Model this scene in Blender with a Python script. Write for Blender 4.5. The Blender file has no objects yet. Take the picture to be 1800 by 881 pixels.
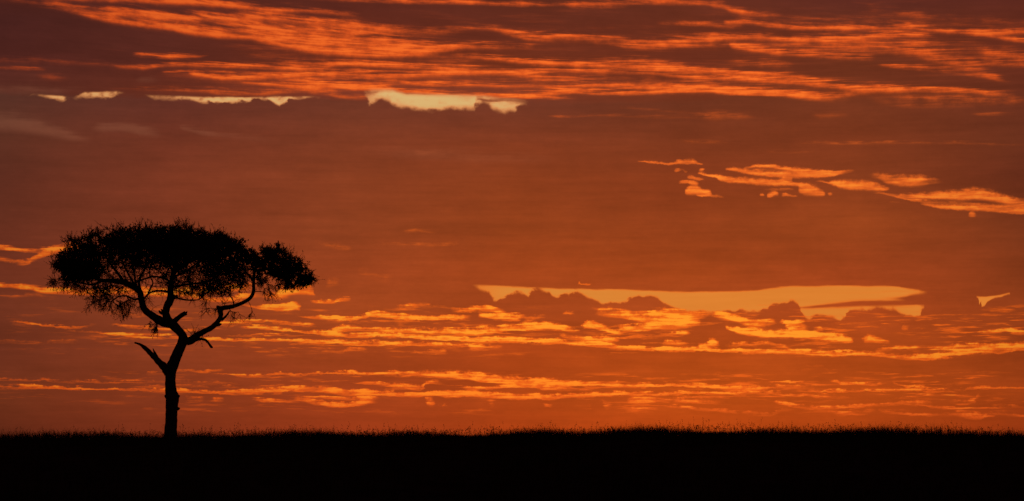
import bpy, bmesh, math, random
import numpy as np
from mathutils import Vector

random.seed(7)
RNG = np.random.default_rng(7)
scene = bpy.context.scene
COL = scene.collection

# ---------------------------------------------------------------- camera
# level telephoto with vertical shift; PX = focal length in photo pixels (photo is 1800 x 881)
PX = 900.0 / math.tan(math.radians(12.5))
HROW = 800.0                       # photo row of the eye level
EYE = 1.6
cam_data = bpy.data.cameras.new("camera")
cam_data.sensor_fit = 'HORIZONTAL'
cam_data.sensor_width = 36.0
cam_data.lens = 36.0 * PX / 1800.0
cam_data.shift_y = (HROW - 440.5) / 1800.0
cam_data.clip_start = 0.1
cam_data.clip_end = 40000.0
cam = bpy.data.objects.new("camera", cam_data)
cam.location = (0, 0, EYE)
cam.rotation_euler = (math.radians(90), 0, 0)
COL.objects.link(cam)
scene.camera = cam

scene.view_settings.view_transform = 'Standard'
scene.view_settings.look = 'None'
scene.view_settings.exposure = 0.0
scene.view_settings.gamma = 1.0
scene.view_settings.use_curve_mapping = False
scene.render.film_transparent = False
scene.cycles.use_denoising = False
scene.cycles.max_bounces = 4
scene.cycles.use_adaptive_sampling = True
scene.cycles.adaptive_threshold = 0.02

# ---------------------------------------------------------------- sun (low behind the far plain, veiled by cloud)
SUN_AZ = math.radians(4.5)         # a little right of the view axis
SUN_EL = math.radians(1.0)
sun_data = bpy.data.lights.new("sun", 'SUN')
sun_data.energy = 0.03
sun_data.angle = math.radians(0.5)
sun_data.color = (1.0, 0.45, 0.16)
sun = bpy.data.objects.new("sun", sun_data)
to_sun = Vector((math.sin(SUN_AZ) * math.cos(SUN_EL), math.cos(SUN_AZ) * math.cos(SUN_EL), math.sin(SUN_EL)))
sun.rotation_euler = to_sun.to_track_quat('Z', 'Y').to_euler()
sun.location = (20, 300, 60)
COL.objects.link(sun)

# ---------------------------------------------------------------- sky: Nishita dawn seen through layered cloud
world = bpy.data.worlds.new("World")
scene.world = world
world.use_nodes = True
world.cycles.sampling_method = 'MANUAL'
world.cycles.sample_map_resolution = 256
NT = world.node_tree
NT.nodes.clear()


class S:
    """tiny wrapper so node graphs can be written as expressions"""
    def __init__(self, s): self.s = s
    def __add__(a, b): return M('ADD', a, b)
    def __radd__(a, b): return M('ADD', b, a)
    def __sub__(a, b): return M('SUBTRACT', a, b)
    def __rsub__(a, b): return M('SUBTRACT', b, a)
    def __mul__(a, b): return M('MULTIPLY', a, b)
    def __rmul__(a, b): return M('MULTIPLY', b, a)
    def __truediv__(a, b): return M('DIVIDE', a, b)


def plug(node_in, v):
    if isinstance(v, S): NT.links.new(v.s, node_in)
    else: node_in.default_value = v


def M(op, *args, clamp=False):
    n = NT.nodes.new('ShaderNodeMath')
    n.operation = op
    n.use_clamp = clamp
    for i, a in enumerate(args): plug(n.inputs[i], a)
    return S(n.outputs[0])


def mad(a, b, c, clamp=False): return M('MULTIPLY_ADD', a, b, c, clamp=clamp)


def sstep(v, a, b, lo=0.0, hi=1.0):
    n = NT.nodes.new('ShaderNodeMapRange')
    n.interpolation_type = 'SMOOTHSTEP'
    plug(n.inputs[0], v)
    for i, q in enumerate((a, b, lo, hi)): n.inputs[i + 1].default_value = q
    return S(n.outputs[0])


def vec(x, y, z):
    n = NT.nodes.new('ShaderNodeCombineXYZ')
    for i, a in enumerate((x, y, z)): plug(n.inputs[i], a)
    return S(n.outputs[0])


def noise(v, detail=3.0, rough=0.55, scale=1.0, lac=2.0, dist=0.0):
    n = NT.nodes.new('ShaderNodeTexNoise')
    n.noise_dimensions = '3D'
    plug(n.inputs['Vector'], v)
    n.inputs['Scale'].default_value = scale
    n.inputs['Detail'].default_value = detail
    n.inputs['Roughness'].default_value = rough
    n.inputs['Lacunarity'].default_value = lac
    n.inputs['Distortion'].default_value = dist
    return S(n.outputs[0])


def mixc(f, a, b, mode='MIX'):
    n = NT.nodes.new('ShaderNodeMix')
    n.data_type = 'RGBA'
    n.blend_type = mode
    n.clamp_factor = True
    plug(n.inputs[0], f)
    plug(n.inputs[6], a)
    plug(n.inputs[7], b)
    return S(n.outputs[2])


def lin(c):
    return tuple((x / 255 / 12.92) if x <= 10 else ((x / 255 + 0.055) / 1.055) ** 2.4 for x in c) + (1.0,)


def set_curve(cm, pts, smooth=True):
    while len(cm.points) > 2: cm.points.remove(cm.points[1])
    cm.points[0].location = pts[0]
    cm.points[1].location = pts[-1]
    for p in pts[1:-1]: cm.points.new(*p)
    for p in cm.points: p.handle_type = 'AUTO_CLAMPED' if smooth else 'VECTOR'


def curve3(t, a, b, c, smooth=True):
    n = NT.nodes.new('ShaderNodeRGBCurve')
    m = n.mapping
    m.extend = 'HORIZONTAL'
    for i, pts in enumerate((a, b, c)): set_curve(m.curves[i], pts, smooth)
    m.update()
    cc = NT.nodes.new('ShaderNodeCombineColor')
    for i in range(3): plug(cc.inputs[i], t)
    NT.links.new(cc.outputs[0], n.inputs['Color'])
    q = NT.nodes.new('ShaderNodeSeparateColor')
    NT.links.new(n.outputs[0], q.inputs[0])
    return S(q.outputs[0]), S(q.outputs[1]), S(q.outputs[2])


def curve1(t, pts, smooth=True):
    n = NT.nodes.new('ShaderNodeFloatCurve')
    n.mapping.extend = 'HORIZONTAL'
    set_curve(n.mapping.curves[0], pts, smooth)
    n.mapping.update()
    plug(n.inputs['Value'], t)
    return S(n.outputs[0])


def ramp(t, stops):
    n = NT.nodes.new('ShaderNodeValToRGB')
    cr = n.color_ramp
    cr.interpolation = 'EASE' if False else 'LINEAR'
    els = cr.elements
    els[0].position, els[0].color = stops[0][0], lin(stops[0][1])
    els[1].position, els[1].color = stops[-1][0], lin(stops[-1][1])
    for p, c in stops[1:-1]:
        e = els.new(p)
        e.color = lin(c)
    plug(n.inputs[0], t)
    return S(n.outputs[0])


def sky_xy(x, y):
    """photo position -> the sky's own azimuth / elevation grid (same unit: PX per radian)"""
    u, v = (x - 900.0) / PX, (HROW - y) / PX
    return 900.0 + math.atan(u) * PX, HROW - math.atan(v / math.sqrt(1 + u * u)) * PX


tc = NT.nodes.new('ShaderNodeTexCoord')
sx = NT.nodes.new('ShaderNodeSeparateXYZ')
NT.links.new(tc.outputs['Generated'], sx.inputs[0])
DX, DY, DZ = (S(o) for o in sx.outputs)
AZ = M('ARCTAN2', DX, DY)
EL = M('ARCSINE', DZ)
X = mad(AZ, PX, 900.0)
Y = mad(EL, -PX, HROW)
# seamless horizontal noise coordinates
HX, HY = DX * PX, DY * PX


def ncoord(ysock, kx, ky, off=0.0):
    return vec(mad(HX, 1.0 / kx, off), HY * (1.0 / kx), ysock * (1.0 / ky))


# flow of the upper deck: its streaks sink towards the right
flow = curve1(mad(X, 1 / 3000.0, 0.2), [(0, 0.0), (0.2, 0.14), (0.4, 0.5), (0.6, 0.72), (0.8, 0.93), (1, 1.0)])
wtop = sstep(Y, 185, 60)
YS = Y - flow * wtop * 150.0

n_lo = noise(ncoord(YS, 330, 60), 2.0, 0.5)
n_st = noise(ncoord(YS, 150, 13, 5.0), 5.0, 0.62)         # streaky
n_fi = noise(ncoord(YS, 46, 6.5, 9.0), 4.0, 0.6)          # fine fibres
n_f2 = noise(ncoord(YS, 70, 4.0, 21.0), 3.0, 0.6)          # hairline fibres
n_pf = noise(ncoord(Y, 30, 20, 3.0), 5.0, 0.62)           # puffs
n_pg = noise(ncoord(Y, 12, 9, 13.0), 3.0, 0.65)

lowzone = sstep(Y, 480, 560)
# warped rows / columns for drawing with
YW = Y + (n_st - 0.5) * 13.0 + (n_fi - 0.5) * 10.0 + (n_f2 - 0.5) * 3.0
YP = Y + (n_pf - 0.5) * 22.0 + (n_pg - 0.5) * 12.0
XP = X + (n_pg - 0.5) * 16.0 + (n_pf - 0.5) * 14.0
YL = YW + ((n_pf - 0.5) * 9.0 + (n_pg - 0.5) * 6.5) * lowzone

# streaks: points (x, row, strength, half thickness)
STREAKS_TOP = [
 # upper left fan
 [(-350,-40,.2,8),(60,6,.35,5),(120,17,.6,6),(170,31,.7,6),(230,41,.75,6),(300,49,.8,6),(345,57,1,7),(400,62,1,7),(450,64,1.05,7),(520,74,1.1,8),(600,82,1.15,9),(680,87,1.05,9),(760,86,.8,7),(830,82,.7,5),(900,83,.55,5),(960,83,.1,4)],
 [(-100,-25,.2,5),(120,-2,.6,5),(230,2,.6,4),(340,5,.95,5),(420,11,1.05,5),(480,16,.9,5),(550,19,.7,4),(600,24,.5,4),(640,30,.1,4)],
 [(90,4,.1,4),(180,22,.5,5),(240,27,.5,6),(300,30,.55,6),(350,32,.6,5),(430,36,.3,5),(480,36,.1,4)],
 [(130,12,.1,3),(200,16,.45,4),(260,24,.5,4),(330,33,.4,4),(360,40,.1,4)],
 [(400,26,.1,4),(470,32,.5,5),(540,38,.6,6),(590,42,.65,6),(640,47,.8,6),(700,54,.65,5),(760,58,.4,5),(830,58,.1,4)],
 [(420,52,.1,5),(480,54,.5,6),(540,55,.6,7),(600,60,.5,6),(660,68,.4,6),(720,72,.1,5)],
 [(440,70,.1,5),(500,78,.7,6),(560,86,.9,7),(620,92,.8,6),(700,95,.5,6),(770,96,.2,5),(800,97,.05,5)],
 [(230,96,.05,3),(255,97,.7,3),(300,100,.95,3.5),(340,99,.85,3),(372,96,.05,2)],
 [(190,120,.05,3),(250,120,.45,3),(330,114,.7,4),(390,116,.9,4),(440,116,.9,4),(500,119,.9,5),(560,120,.6,4),(600,112,.7,4),(680,115,.7,4),(760,119,.45,3),(830,121,.05,3)],
 [(280,127,.05,2),(300,127,.6,2),(330,126,.5,2),(350,126,.05,2)],
 [(330,131,.05,3),(350,132,.8,4),(400,137,.95,4),(440,136,.7,4),(490,134,.8,4),(560,131,.7,4),(600,130,.65,4),(690,135,.5,4),(750,130,.65,5),(840,127,.7,5),(920,131,.6,5),(970,135,.3,4),(1040,136,.05,3)],
 [(470,108,.05,3),(530,110,.5,3),(600,112,.6,3),(640,113,.1,3)],
 [(420,146,.05,3),(450,148,.6,3),(520,151,.7,4),(570,153,.8,4),(620,156,.8,4),(660,158,.5,3),(690,158,.05,3)],
 [(500,140,.05,3),(540,143,.55,3),(590,148,.65,3),(640,147,.4,3),(700,145,.05,3)],
 [(180,157,.05,3),(270,157,.4,4),(340,160,.55,4),(450,165,.65,4),(530,160,.6,4),(600,170,.6,4),(640,172,.5,4),(660,170,.05,3)],
 [(-100,122,.1,3),(30,121,.35,3),(60,122,.4,3),(90,123,.05,3)],
 [(60,136,.05,6),(90,138,.25,6),(130,140,.05,6)],
 [(-300,105,.1,3),(0,108,.2,4),(140,112,.2,4),(240,118,.25,4),(300,119,.05,3)],
 # top edge
 [(520,-5,.2,4),(600,-1,.55,4),(700,2,.7,4),(800,4,.8,4),(900,7,.75,4),(1000,7,.65,4),(1100,5,.65,4),(1200,4,.75,5),(1260,9,.75,5),(1290,19,.8,5),(1340,25,.6,4),(1380,27,.05,3)],
 [(990,12,.05,3),(1030,14,.4,4),(1080,13,.3,4),(1110,13,.05,3)],
 [(1150,42,.05,4),(1180,42,.45,4),(1240,43,.55,4),(1290,47,.5,4),(1320,50,.05,4)],
 [(760,52,.05,4),(840,50,.4,4),(890,58,.45,5),(950,65,.6,5),(1000,62,.75,4),(1060,64,.6,4),(1110,70,.4,5),(1160,74,.5,6),(1200,70,.75,6),(1300,65,.8,5),(1400,69,.7,5),(1500,67,.7,5),(1560,63,.75,4),(1620,63,.5,3),(1650,66,.05,3)],
 [(900,60,.05,4),(950,70,.35,4),(1010,68,.3,5),(1060,72,.4,4),(1110,82,.5,5),(1150,84,.4,5),(1220,80,.4,5),(1260,78,.05,5)],
 [(780,94,.05,4),(830,99,.65,4),(880,104,.9,4),(950,110,1,4),(1010,113,.95,4),(1080,116,.85,4),(1140,119,.8,4),(1200,122,.95,4),(1280,126,.85,4),(1340,130,.7,4),(1400,135,.45,4),(1440,140,.05,4)],
 [(1010,105,.05,4),(1080,108,.5,6),(1120,108,.55,7),(1170,114,.4,6),(1220,118,.05,4)],
 [(900,120,.05,3),(980,122,.5,3),(1050,126,.5,3),(1130,127,.55,3),(1200,133,.75,4),(1300,139,.85,4),(1400,145,.85,4),(1450,150,.85,5),(1500,154,.85,4),(1600,157,.85,4),(1700,160,.8,4),(1745,165,.6,4),(1790,168,.05,4)],
 [(700,146,.05,2),(760,149,.7,3),(820,150,.6,3),(900,152,.5,3),(1000,152,.55,3),(1070,150,.65,3),(1130,153,.5,3),(1200,154,.6,4),(1290,161,.8,5),(1400,166,.6,5),(1460,170,.55,5),(1530,160,.5,5),(1600,160,.1,5)],
 [(590,154,.05,3),(640,155,.5,4),(700,161,.75,3),(760,164,.85,3),(830,167,.9,3),(900,167,1,4),(950,164,1.05,4),(1000,163,.95,4),(1100,164,.9,4),(1200,161,.85,4),(1290,162,.8,4),(1400,170,.55,5),(1450,176,.35,5),(1500,178,.05,5)],
 [(830,172,.05,2),(880,172,.6,2),(930,171,.85,3),(990,173,.6,2.5),(1020,174,.05,2)],
 [(1270,38,.05,3),(1290,38,.8,4),(1320,39,.85,4),(1360,45,.8,4),(1420,49,.75,4),(1500,50,.85,4),(1560,48,.75,4),(1640,53,.65,4),(1720,58,.7,4),(1800,56,.8,4),(2000,60,.5,5),(2200,70,.1,5)],
 [(1690,58,.05,4),(1740,63,.7,4),(1770,68,.8,4),(1800,72,.8,4),(1950,90,.5,5),(2100,105,.05,5)],
 [(1280,80,.05,4),(1300,84,.75,4),(1340,89,.75,4),(1390,95,.65,4),(1440,98,.65,4),(1500,102,.55,4),(1540,104,.05,4)],
 [(1430,70,.05,8),(1480,76,.5,8),(1540,80,.35,8),(1600,84,.3,8),(1680,86,.05,8)],
 [(1270,108,.05,7),(1310,110,.4,8),(1360,113,.45,7),(1400,117,.05,6)],
 [(1540,116,.05,3),(1580,118,.55,4),(1630,122,.45,4),(1700,130,.5,5),(1740,136,.4,5),(1770,142,.05,4)],
 [(1560,90,.05,7),(1620,98,.4,8),(1680,112,.55,8),(1720,124,.6,8),(1750,136,.4,6),(1780,145,.05,5)],
 [(1700,88,.05,5),(1750,95,.5,6),(1800,101,.65,6),(1950,118,.4,6),(2100,128,.05,6)],
 [(1690,108,.05,4),(1740,112,.6,5),(1800,113,.6,5),(1950,122,.4,6),(2100,128,.05,6)],
 [(1600,30,.05,4),(1680,34,.2,4),(1800,38,.35,4),(1950,42,.2,5),(2100,44,.05,5)],
 [(1500,20,.05,5),(1540,18,.2,5),(1600,28,.2,4),(1640,30,.05,4)],
 [(1520,176,.05,5),(1600,187,.25,5),(1680,186,.2,5),(1800,178,.15,5),(1950,178,.05,7)],
 [(150,24,.05,10),(260,34,.30,15),(380,40,.36,17),(500,48,.36,18),(600,62,.32,18),(700,74,.24,15),(800,82,.05,12)],
 [(380,86,.05,10),(500,98,.20,12),(620,102,.30,13),(740,106,.24,13),(860,112,.14,12),(960,118,.05,10)],
 [(260,134,.05,9),(360,138,.20,12),(480,140,.34,15),(620,140,.36,16),(760,140,.32,16),(900,142,.34,16),(1050,142,.36,16),(1200,145,.36,16),(1330,150,.28,14),(1480,156,.05,10)],
 [(860,60,.05,8),(960,70,.20,9),(1080,74,.24,10),(1200,76,.24,11),(1300,78,.26,13),(1420,84,.36,17),(1540,84,.34,18),(1660,88,.30,17),(1800,96,.22,14),(2000,110,.05,12)],
 [(1150,30,.05,6),(1300,32,.18,9),(1450,40,.22,10),(1600,44,.20,10),(1800,52,.2,10),(2000,64,.05,10)],
 [(1380,170,.05,9),(1500,166,.2,10),(1620,172,.22,12),(1760,178,.14,10),(1900,182,.05,10)],
 [(1540,168,.05,6),(1600,172,.25,5),(1700,175,.2,5),(1800,178,.12,5),(1900,178,.05,6)],
]
STREAKS_MID = [
 [(960,203,.05,3),(980,204,.55,3.5),(1010,204,.4,3),(1040,204,.3,3),(1200,206,.2,4),(1260,205,.4,7),(1310,206,.25,6),(1340,207,.05,4)],
 [(1080,188,.05,3),(1110,190,.25,3),(1180,196,.2,3),(1220,198,.05,3)],
 [(1420,205,.05,4),(1445,205,.25,5),(1475,204,.2,4),(1500,204,.05,4)],
 [(1700,203,.05,3),(1740,203,.35,3),(1770,203,.1,3),(1850,204,.05,3)],
 [(1390,251,.05,3),(1430,251,.3,3),(1500,252,.4,3),(1600,251,.28,3),(1760,254,.25,3),(1900,256,.05,3)],
 [(1180,250,.05,4),(1240,250,.3,4),(1280,250,.2,3),(1300,251,.05,3)],
 [(1300,265,.05,4),(1400,268,.2,4),(1450,268,.05,4)],
 [(640,262,.05,9),(760,273,.13,10),(900,280,.1,10),(1000,284,.05,9)],
 [(540,424,.05,4),(570,430,.3,6),(600,436,.3,5),(630,438,.05,4)],
 [(660,430,.05,4),(690,430,.28,4),(760,430,.3,4),(820,428,.15,4),(860,428,.03,4)],
 [(700,408,.05,3),(725,406,.32,3),(760,407,.2,3),(780,408,.03,3)],
 [(620,480,.05,8),(640,484,.25,9),(670,488,.28,9),(700,492,.03,6)],
]
STREAKS_LOW = [
 [(-300,425,.3,4),(0,434,.85,4),(30,437,.85,4),(65,441,.75,4),(100,436,.75,5),(135,432,.7,6),(160,430,.05,4)],
 [(-300,465,.3,4),(0,458,.6,4),(35,463,.7,4),(60,455,.75,5),(85,445,.7,6),(110,440,.4,6),(150,436,.05,4)],
 [(-300,495,.3,4),(0,502,.9,4),(50,505,.9,5),(100,511,1,6),(170,513,.95,5),(220,511,1,6),(270,513,.9,7),(330,511,.95,6),(390,508,.95,6),(430,505,.7,6),(450,505,.05,4)],
 [(-100,520,.2,3),(0,521,.35,3),(20,522,.4,3),(60,518,.3,4),(90,525,.2,4),(120,525,.05,3)],
 [(300,516,.1,4),(340,521,.7,4),(390,526,.9,4),(430,522,.9,6),(450,520,.6,5),(470,522,.05,4)],
 [(460,522,.05,5),(475,520,.7,6),(500,514,1.1,11),(530,508,1.1,11),(548,512,.9,9),(556,518,.05,6)],
 [(420,530,.05,3),(440,537,.9,3),(470,541,1.1,5),(500,542,1.1,6),(522,539,.9,6),(530,540,.05,4)],
 [(545,529,.05,3),(560,531,.75,4),(590,529,.9,4),(608,526,.8,4),(618,528,.05,3)],
 [(570,500,.05,6),(580,498,.35,8),(592,495,.3,8),(602,498,.05,6)],
 [(520,552,.05,3),(545,557,.8,4),(580,560,.85,4),(605,561,.95,4),(640,558,1,4),(660,553,1,5),(700,556,.95,4),(760,559,.95,4),(800,558,1,4),(818,557,.6,4),(830,557,.05,3)],
 [(10,567,.05,2),(40,569,.5,2),(100,574,.6,2),(130,575,.55,2),(160,571,.35,2),(175,570,.05,2)],
 [(110,579,.05,2),(150,582,.45,2),(220,588,.55,2),(300,592,.65,2.5),(400,597,.9,3),(460,598,.95,3),(530,600,.9,3),(600,602,.85,4),(680,604,.85,4),(740,605,.7,4),(820,608,.5,3),(860,609,.05,3)],
 [(190,571,.05,2),(210,572,.55,2),(270,577,.65,2.2),(330,580,.7,2.5),(350,580,.05,2)],
 [(370,571,.05,2),(400,569,.75,2.5),(450,567,.65,2.5),(530,571,.7,3),(560,573,.05,2)],
 [(410,572,.05,2),(450,576,.7,3),(520,582,.85,3),(570,584,1,4),(610,577,.95,5),(640,580,.9,4),(700,582,.9,4),(780,583,.95,5),(860,581,.95,6),(900,577,1.05,6),(960,574,1.1,6),(1000,578,1,5),(1020,581,.05,4)],
 [(560,587,.05,3),(600,589,.95,3.5),(700,591,1,3.5),(780,595,1.1,4),(860,598,1.1,4),(950,600,1.1,4),(1020,604,1,4),(1100,611,.95,3.5),(1200,614,1,3.5),(1300,616,.95,3.5),(1360,618,.95,4.5),(1450,621,1,4.5),(1540,623,1,4.5),(1620,628,1,4),(1660,625,.95,4.5),(1720,619,.9,4.5),(1770,615,.85,4.5),(1800,610,.8,4.5),(2000,600,.4,5),(2200,595,.05,5)],
 [(1600,618,.05,5),(1660,614,.4,5),(1740,608,.85,5),(1800,603,.85,5),(1950,596,.4,5),(2100,594,.05,5)],
 [(1530,615,.05,4),(1560,613,.7,4),(1600,612,.6,4),(1620,614,.05,4)],
 [(-200,598,.1,3),(0,600,.3,3),(60,603,.25,3),(110,601,.3,3),(150,603,.05,3)],
 [(390,588,.05,2),(420,588,.5,2),(470,588,.45,2),(500,590,.05,2)],
 [(600,617,.5,4),(580,618,.3,4),(560,620,.05,4),(630,615,.5,4),(650,617,.05,4)],
 [(715,620,.05,3),(740,619,.6,3),(775,618,.65,4),(790,619,.05,3)],
 [(820,610,.05,3),(840,612,.6,4),(870,611,.5,3),(890,612,.05,3)],
 [(250,657,.05,2),(275,657,.45,2),(300,655,.4,2),(330,651,.5,3),(355,654,.6,3),(375,651,.5,3),(400,650,.05,3)],
 [(360,657,.05,2),(400,659,.5,2),(430,661,.65,2),(500,657,.6,2),(560,657,.65,2),(600,656,.75,2.5),(660,656,.7,3),(720,656,.9,4),(770,659,1,5),(820,662,1.05,6),(870,668,1.1,7),(920,671,1.1,7),(970,672,1.05,7),(1010,674,1,6),(1050,675,1,4),(1100,679,.95,4),(1200,677,.95,3.5),(1260,681,.95,3.5),(1320,684,.9,3.5),(1360,682,.65,3),(1440,686,.3,3),(1480,688,.05,3)],
 [(-300,664,.2,2),(0,668,.45,2),(100,670,.45,2),(200,672,.4,2),(300,672,.4,2),(390,673,.35,2),(430,674,.05,2)],
 [(-300,675,.3,2.5),(0,680,.6,2.5),(100,683,.7,2.5),(200,685,.75,2.5),(300,686,.7,2.5),(400,690,.8,3),(440,689,.8,3.5),(500,686,.75,3.5),(540,684,.8,4),(600,690,.95,4.5),(680,692,1,4.5),(740,694,1,4.5),(800,692,1,5),(860,696,1,4.5),(930,698,1,4.5),(1000,695,.95,4),(1100,693,.9,3.5),(1200,692,.85,3),(1300,691,.7,3),(1400,693,.6,3),(1450,696,.4,3),(1500,698,.05,3)],
 [(0,700,.05,3),(200,678,.05,2),(260,680,.3,2),(330,678,.35,2),(450,680,.3,2),(520,680,.05,2)],
 [(660,673,.05,3),(680,676,.7,3),(710,678,.8,3),(735,681,.85,4),(760,672,.7,4),(790,674,.05,4)],
 [(800,680,.05,3),(850,684,.7,3),(900,680,.7,3),(960,682,.7,3),(1010,678,.05,3)],
 [(440,700,.05,3),(465,704,.6,3),(520,703,.55,4),(560,708,.75,4),(600,712,1,5),(640,707,1.05,5),(658,705,.6,5),(668,704,.05,4)],
 [(500,697,.05,3),(560,699,.55,3),(620,701,.7,3),(660,698,.05,3)],
 [(320,701,.05,4),(335,702,.5,5),(352,702,.45,4),(362,702,.05,3)],
 [(370,702,.05,3),(384,701,.55,3),(396,702,.05,3)],
 [(690,541,.05,4),(720,540,.65,5),(745,538,.4,4),(765,538,.5,3),(790,541,.3,3),(805,543,.05,3)],
 [(790,545,.05,4),(815,544,.8,4),(850,541,1,5),(875,546,.9,4),(895,552,.05,4)],
 [(838,552,.05,4),(855,554,1.1,5),(885,557,1.2,6),(905,558,1.1,6),(922,557,.5,4),(932,557,.05,3)],
 [(920,563,.05,4),(935,560,.7,5),(950,556,.6,5),(962,555,.05,4)],
 [(985,549,.05,3),(1000,549,.75,3),(1012,549,.05,3)],
 [(1020,575,.05,4),(1035,571,.95,5),(1060,577,1,5),(1080,583,.9,4),(1095,585,.05,4)],
 [(1025,596,.05,3),(1050,594,.6,4),(1075,596,.7,4),(1095,598,.05,3)],
 [(980,590,.05,3),(1000,593,.85,4),(1030,597,.8,4),(1060,602,.7,4),(1090,605,.05,4)],
 [(1040,548,.05,5),(1065,550,.7,7),(1100,554,.9,8),(1135,560,1,9),(1160,556,1.1,11),(1190,553,1.15,10),(1220,555,.9,9),(1245,552,.5,6),(1260,553,.05,4)],
 [(1085,577,.05,4),(1105,577,1,4),(1145,574,1.1,6),(1180,571,1.1,8),(1212,569,1,7),(1232,566,.05,5)],
 [(1150,588,.05,3),(1170,588,.6,3),(1200,586,.8,4),(1215,588,.05,3)],
 [(1160,604,.05,4),(1185,602,.85,5),(1200,603,.6,4),(1215,606,.05,3)],
 [(1225,606,.05,4),(1237,607,1,5),(1252,603,1.05,7),(1262,606,.6,5),(1268,606,.05,4)],
 [(1250,552,.05,5),(1265,556,.8,6),(1300,563,1,6),(1330,569,1,7),(1350,567,.8,6),(1368,566,.05,4)],
 [(1275,576,.05,3),(1285,579,1,4),(1320,585,1.15,6),(1360,588,1.1,6),(1400,587,1.1,8),(1430,590,1.05,7),(1460,594,1.1,6),(1490,597,1,5),(1503,599,.05,3)],
 [(1380,572,.05,6),(1395,574,.9,8),(1412,577,.7,7),(1425,582,.05,5)],
 [(1370,567,.05,3),(1385,567,.75,3),(1410,565,.6,3),(1418,566,.05,3)],
 [(1425,578,.05,3),(1437,577,.7,3),(1448,580,.05,3)],
 [(1270,608,.05,3),(1290,606,.65,4),(1340,602,.7,4),(1370,607,.65,3),(1390,610,.05,3)],
 [(1515,598,.05,5),(1528,594,.95,8),(1542,597,.85,6),(1560,601,.5,3),(1566,602,.05,3)],
 [(1582,577,.05,4),(1591,576,.6,5),(1600,577,.05,4)],
 [(1715,583,.05,3),(1735,584,.65,3),(1755,583,.7,3),(1768,582,.2,3),(1785,585,.6,4),(1810,585,.5,4),(1900,585,.05,4)],
 [(1350,673,.05,2),(1365,672,.85,2),(1385,673,.9,2),(1405,671,.75,2),(1416,670,.05,2)],
 [(1455,669,.05,2),(1470,671,.95,2.5),(1485,675,1,2.5),(1500,674,.85,2),(1530,676,.9,2),(1545,674,.4,2),(1552,673,.05,2)],
 [(1568,674,.05,2),(1585,676,.75,2),(1600,680,.7,2),(1620,679,.6,2),(1630,678,.05,2)],
 [(1180,705,.3,5),(1120,704,.7,5),(1100,704,.05,4),(1210,705,.7,5),(1250,707,.5,4),(1290,709,.05,3)],
 [(1160,714,.05,3),(1200,717,.65,3),(1260,721,.65,2.5),(1310,725,.5,2.5),(1350,729,.55,3),(1380,722,.3,3),(1400,722,.05,3)],
 [(1360,707,.05,3),(1385,712,.65,3),(1440,717,.7,3),(1500,715,.65,3),(1560,711,.6,2.5),(1620,709,.45,2.5),(1660,709,.05,3)],
 [(1455,724,.05,4),(1480,728,.6,4),(1510,727,.5,5),(1530,722,.4,4),(1545,720,.05,3)],
 [(1540,720,.05,3),(1570,724,.6,3),(1620,729,.65,3),(1670,727,.5,4),(1710,732,.7,5),(1730,733,.6,4),(1760,728,.4,3),(1800,732,.5,3),(1950,734,.1,4),(2000,734,.05,4)],
 [(1430,690,.05,2),(1470,688,.55,2),(1550,686,.6,2),(1650,685,.55,2),(1720,682,.55,2),(1800,683,.6,2.5),(2000,684,.1,3),(2100,684,.05,3)],
 [(1650,703,.05,2),(1690,707,.5,3),(1712,704,.6,3),(1720,698,.4,4),(1726,694,.05,3)],
 [(1580,712,.05,2),(1640,714,.5,2.5),(1700,717,.55,3),(1760,716,.4,2.5),(1850,719,.3,2.5),(1950,720,.05,2.5)],
 [(1540,703,.05,2),(1580,700,.35,2),(1640,694,.3,3),(1690,698,.4,3),(1720,697,.05,3)],
 [(1400,652,.05,5),(1425,646,.25,6),(1440,643,.2,5),(1460,653,.2,2),(1480,653,.05,2)],
 [(1250,652,.05,5),(1262,657,.25,6),(1275,660,.05,4)],
 [(745,707,.05,5),(757,708,.85,6),(767,709,.05,5)],
 [(770,712,.05,3),(778,712,.7,3),(786,711,.05,3)],
 [(855,714,.05,5),(864,712,.35,6),(873,709,.05,4)],
 [(955,712,.05,3),(963,713,.55,3),(972,713,.05,3)],
 [(1022,715,.05,5),(1034,715,.35,7),(1042,713,.05,5)],
 [(1055,708,.05,7),(1066,714,.5,8),(1078,714,.05,6)],
 [(1100,722,.05,4),(1130,721,.35,4),(1160,718,.05,4)],
 [(1440,520,.0,2),(1300,534,.05,1.5),(1315,534,.5,1.5),(1340,537,.65,1.5),(1360,538,.4,1.5),(1366,538,.0,1.5)],
 [(1012,501,.05,1.5),(1016,497,.8,2.5),(1022,500,.7,1.5),(1034,500,.7,1.7),(1040,500,.05,1.5)],
 [(1150,648,.0,3),(1160,660,.03,3),(1180,668,.2,3),(1200,668,.05,3)],
 [(1065,669,.05,2),(1078,671,.7,2.5),(1090,668,.05,2)],
]
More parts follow.
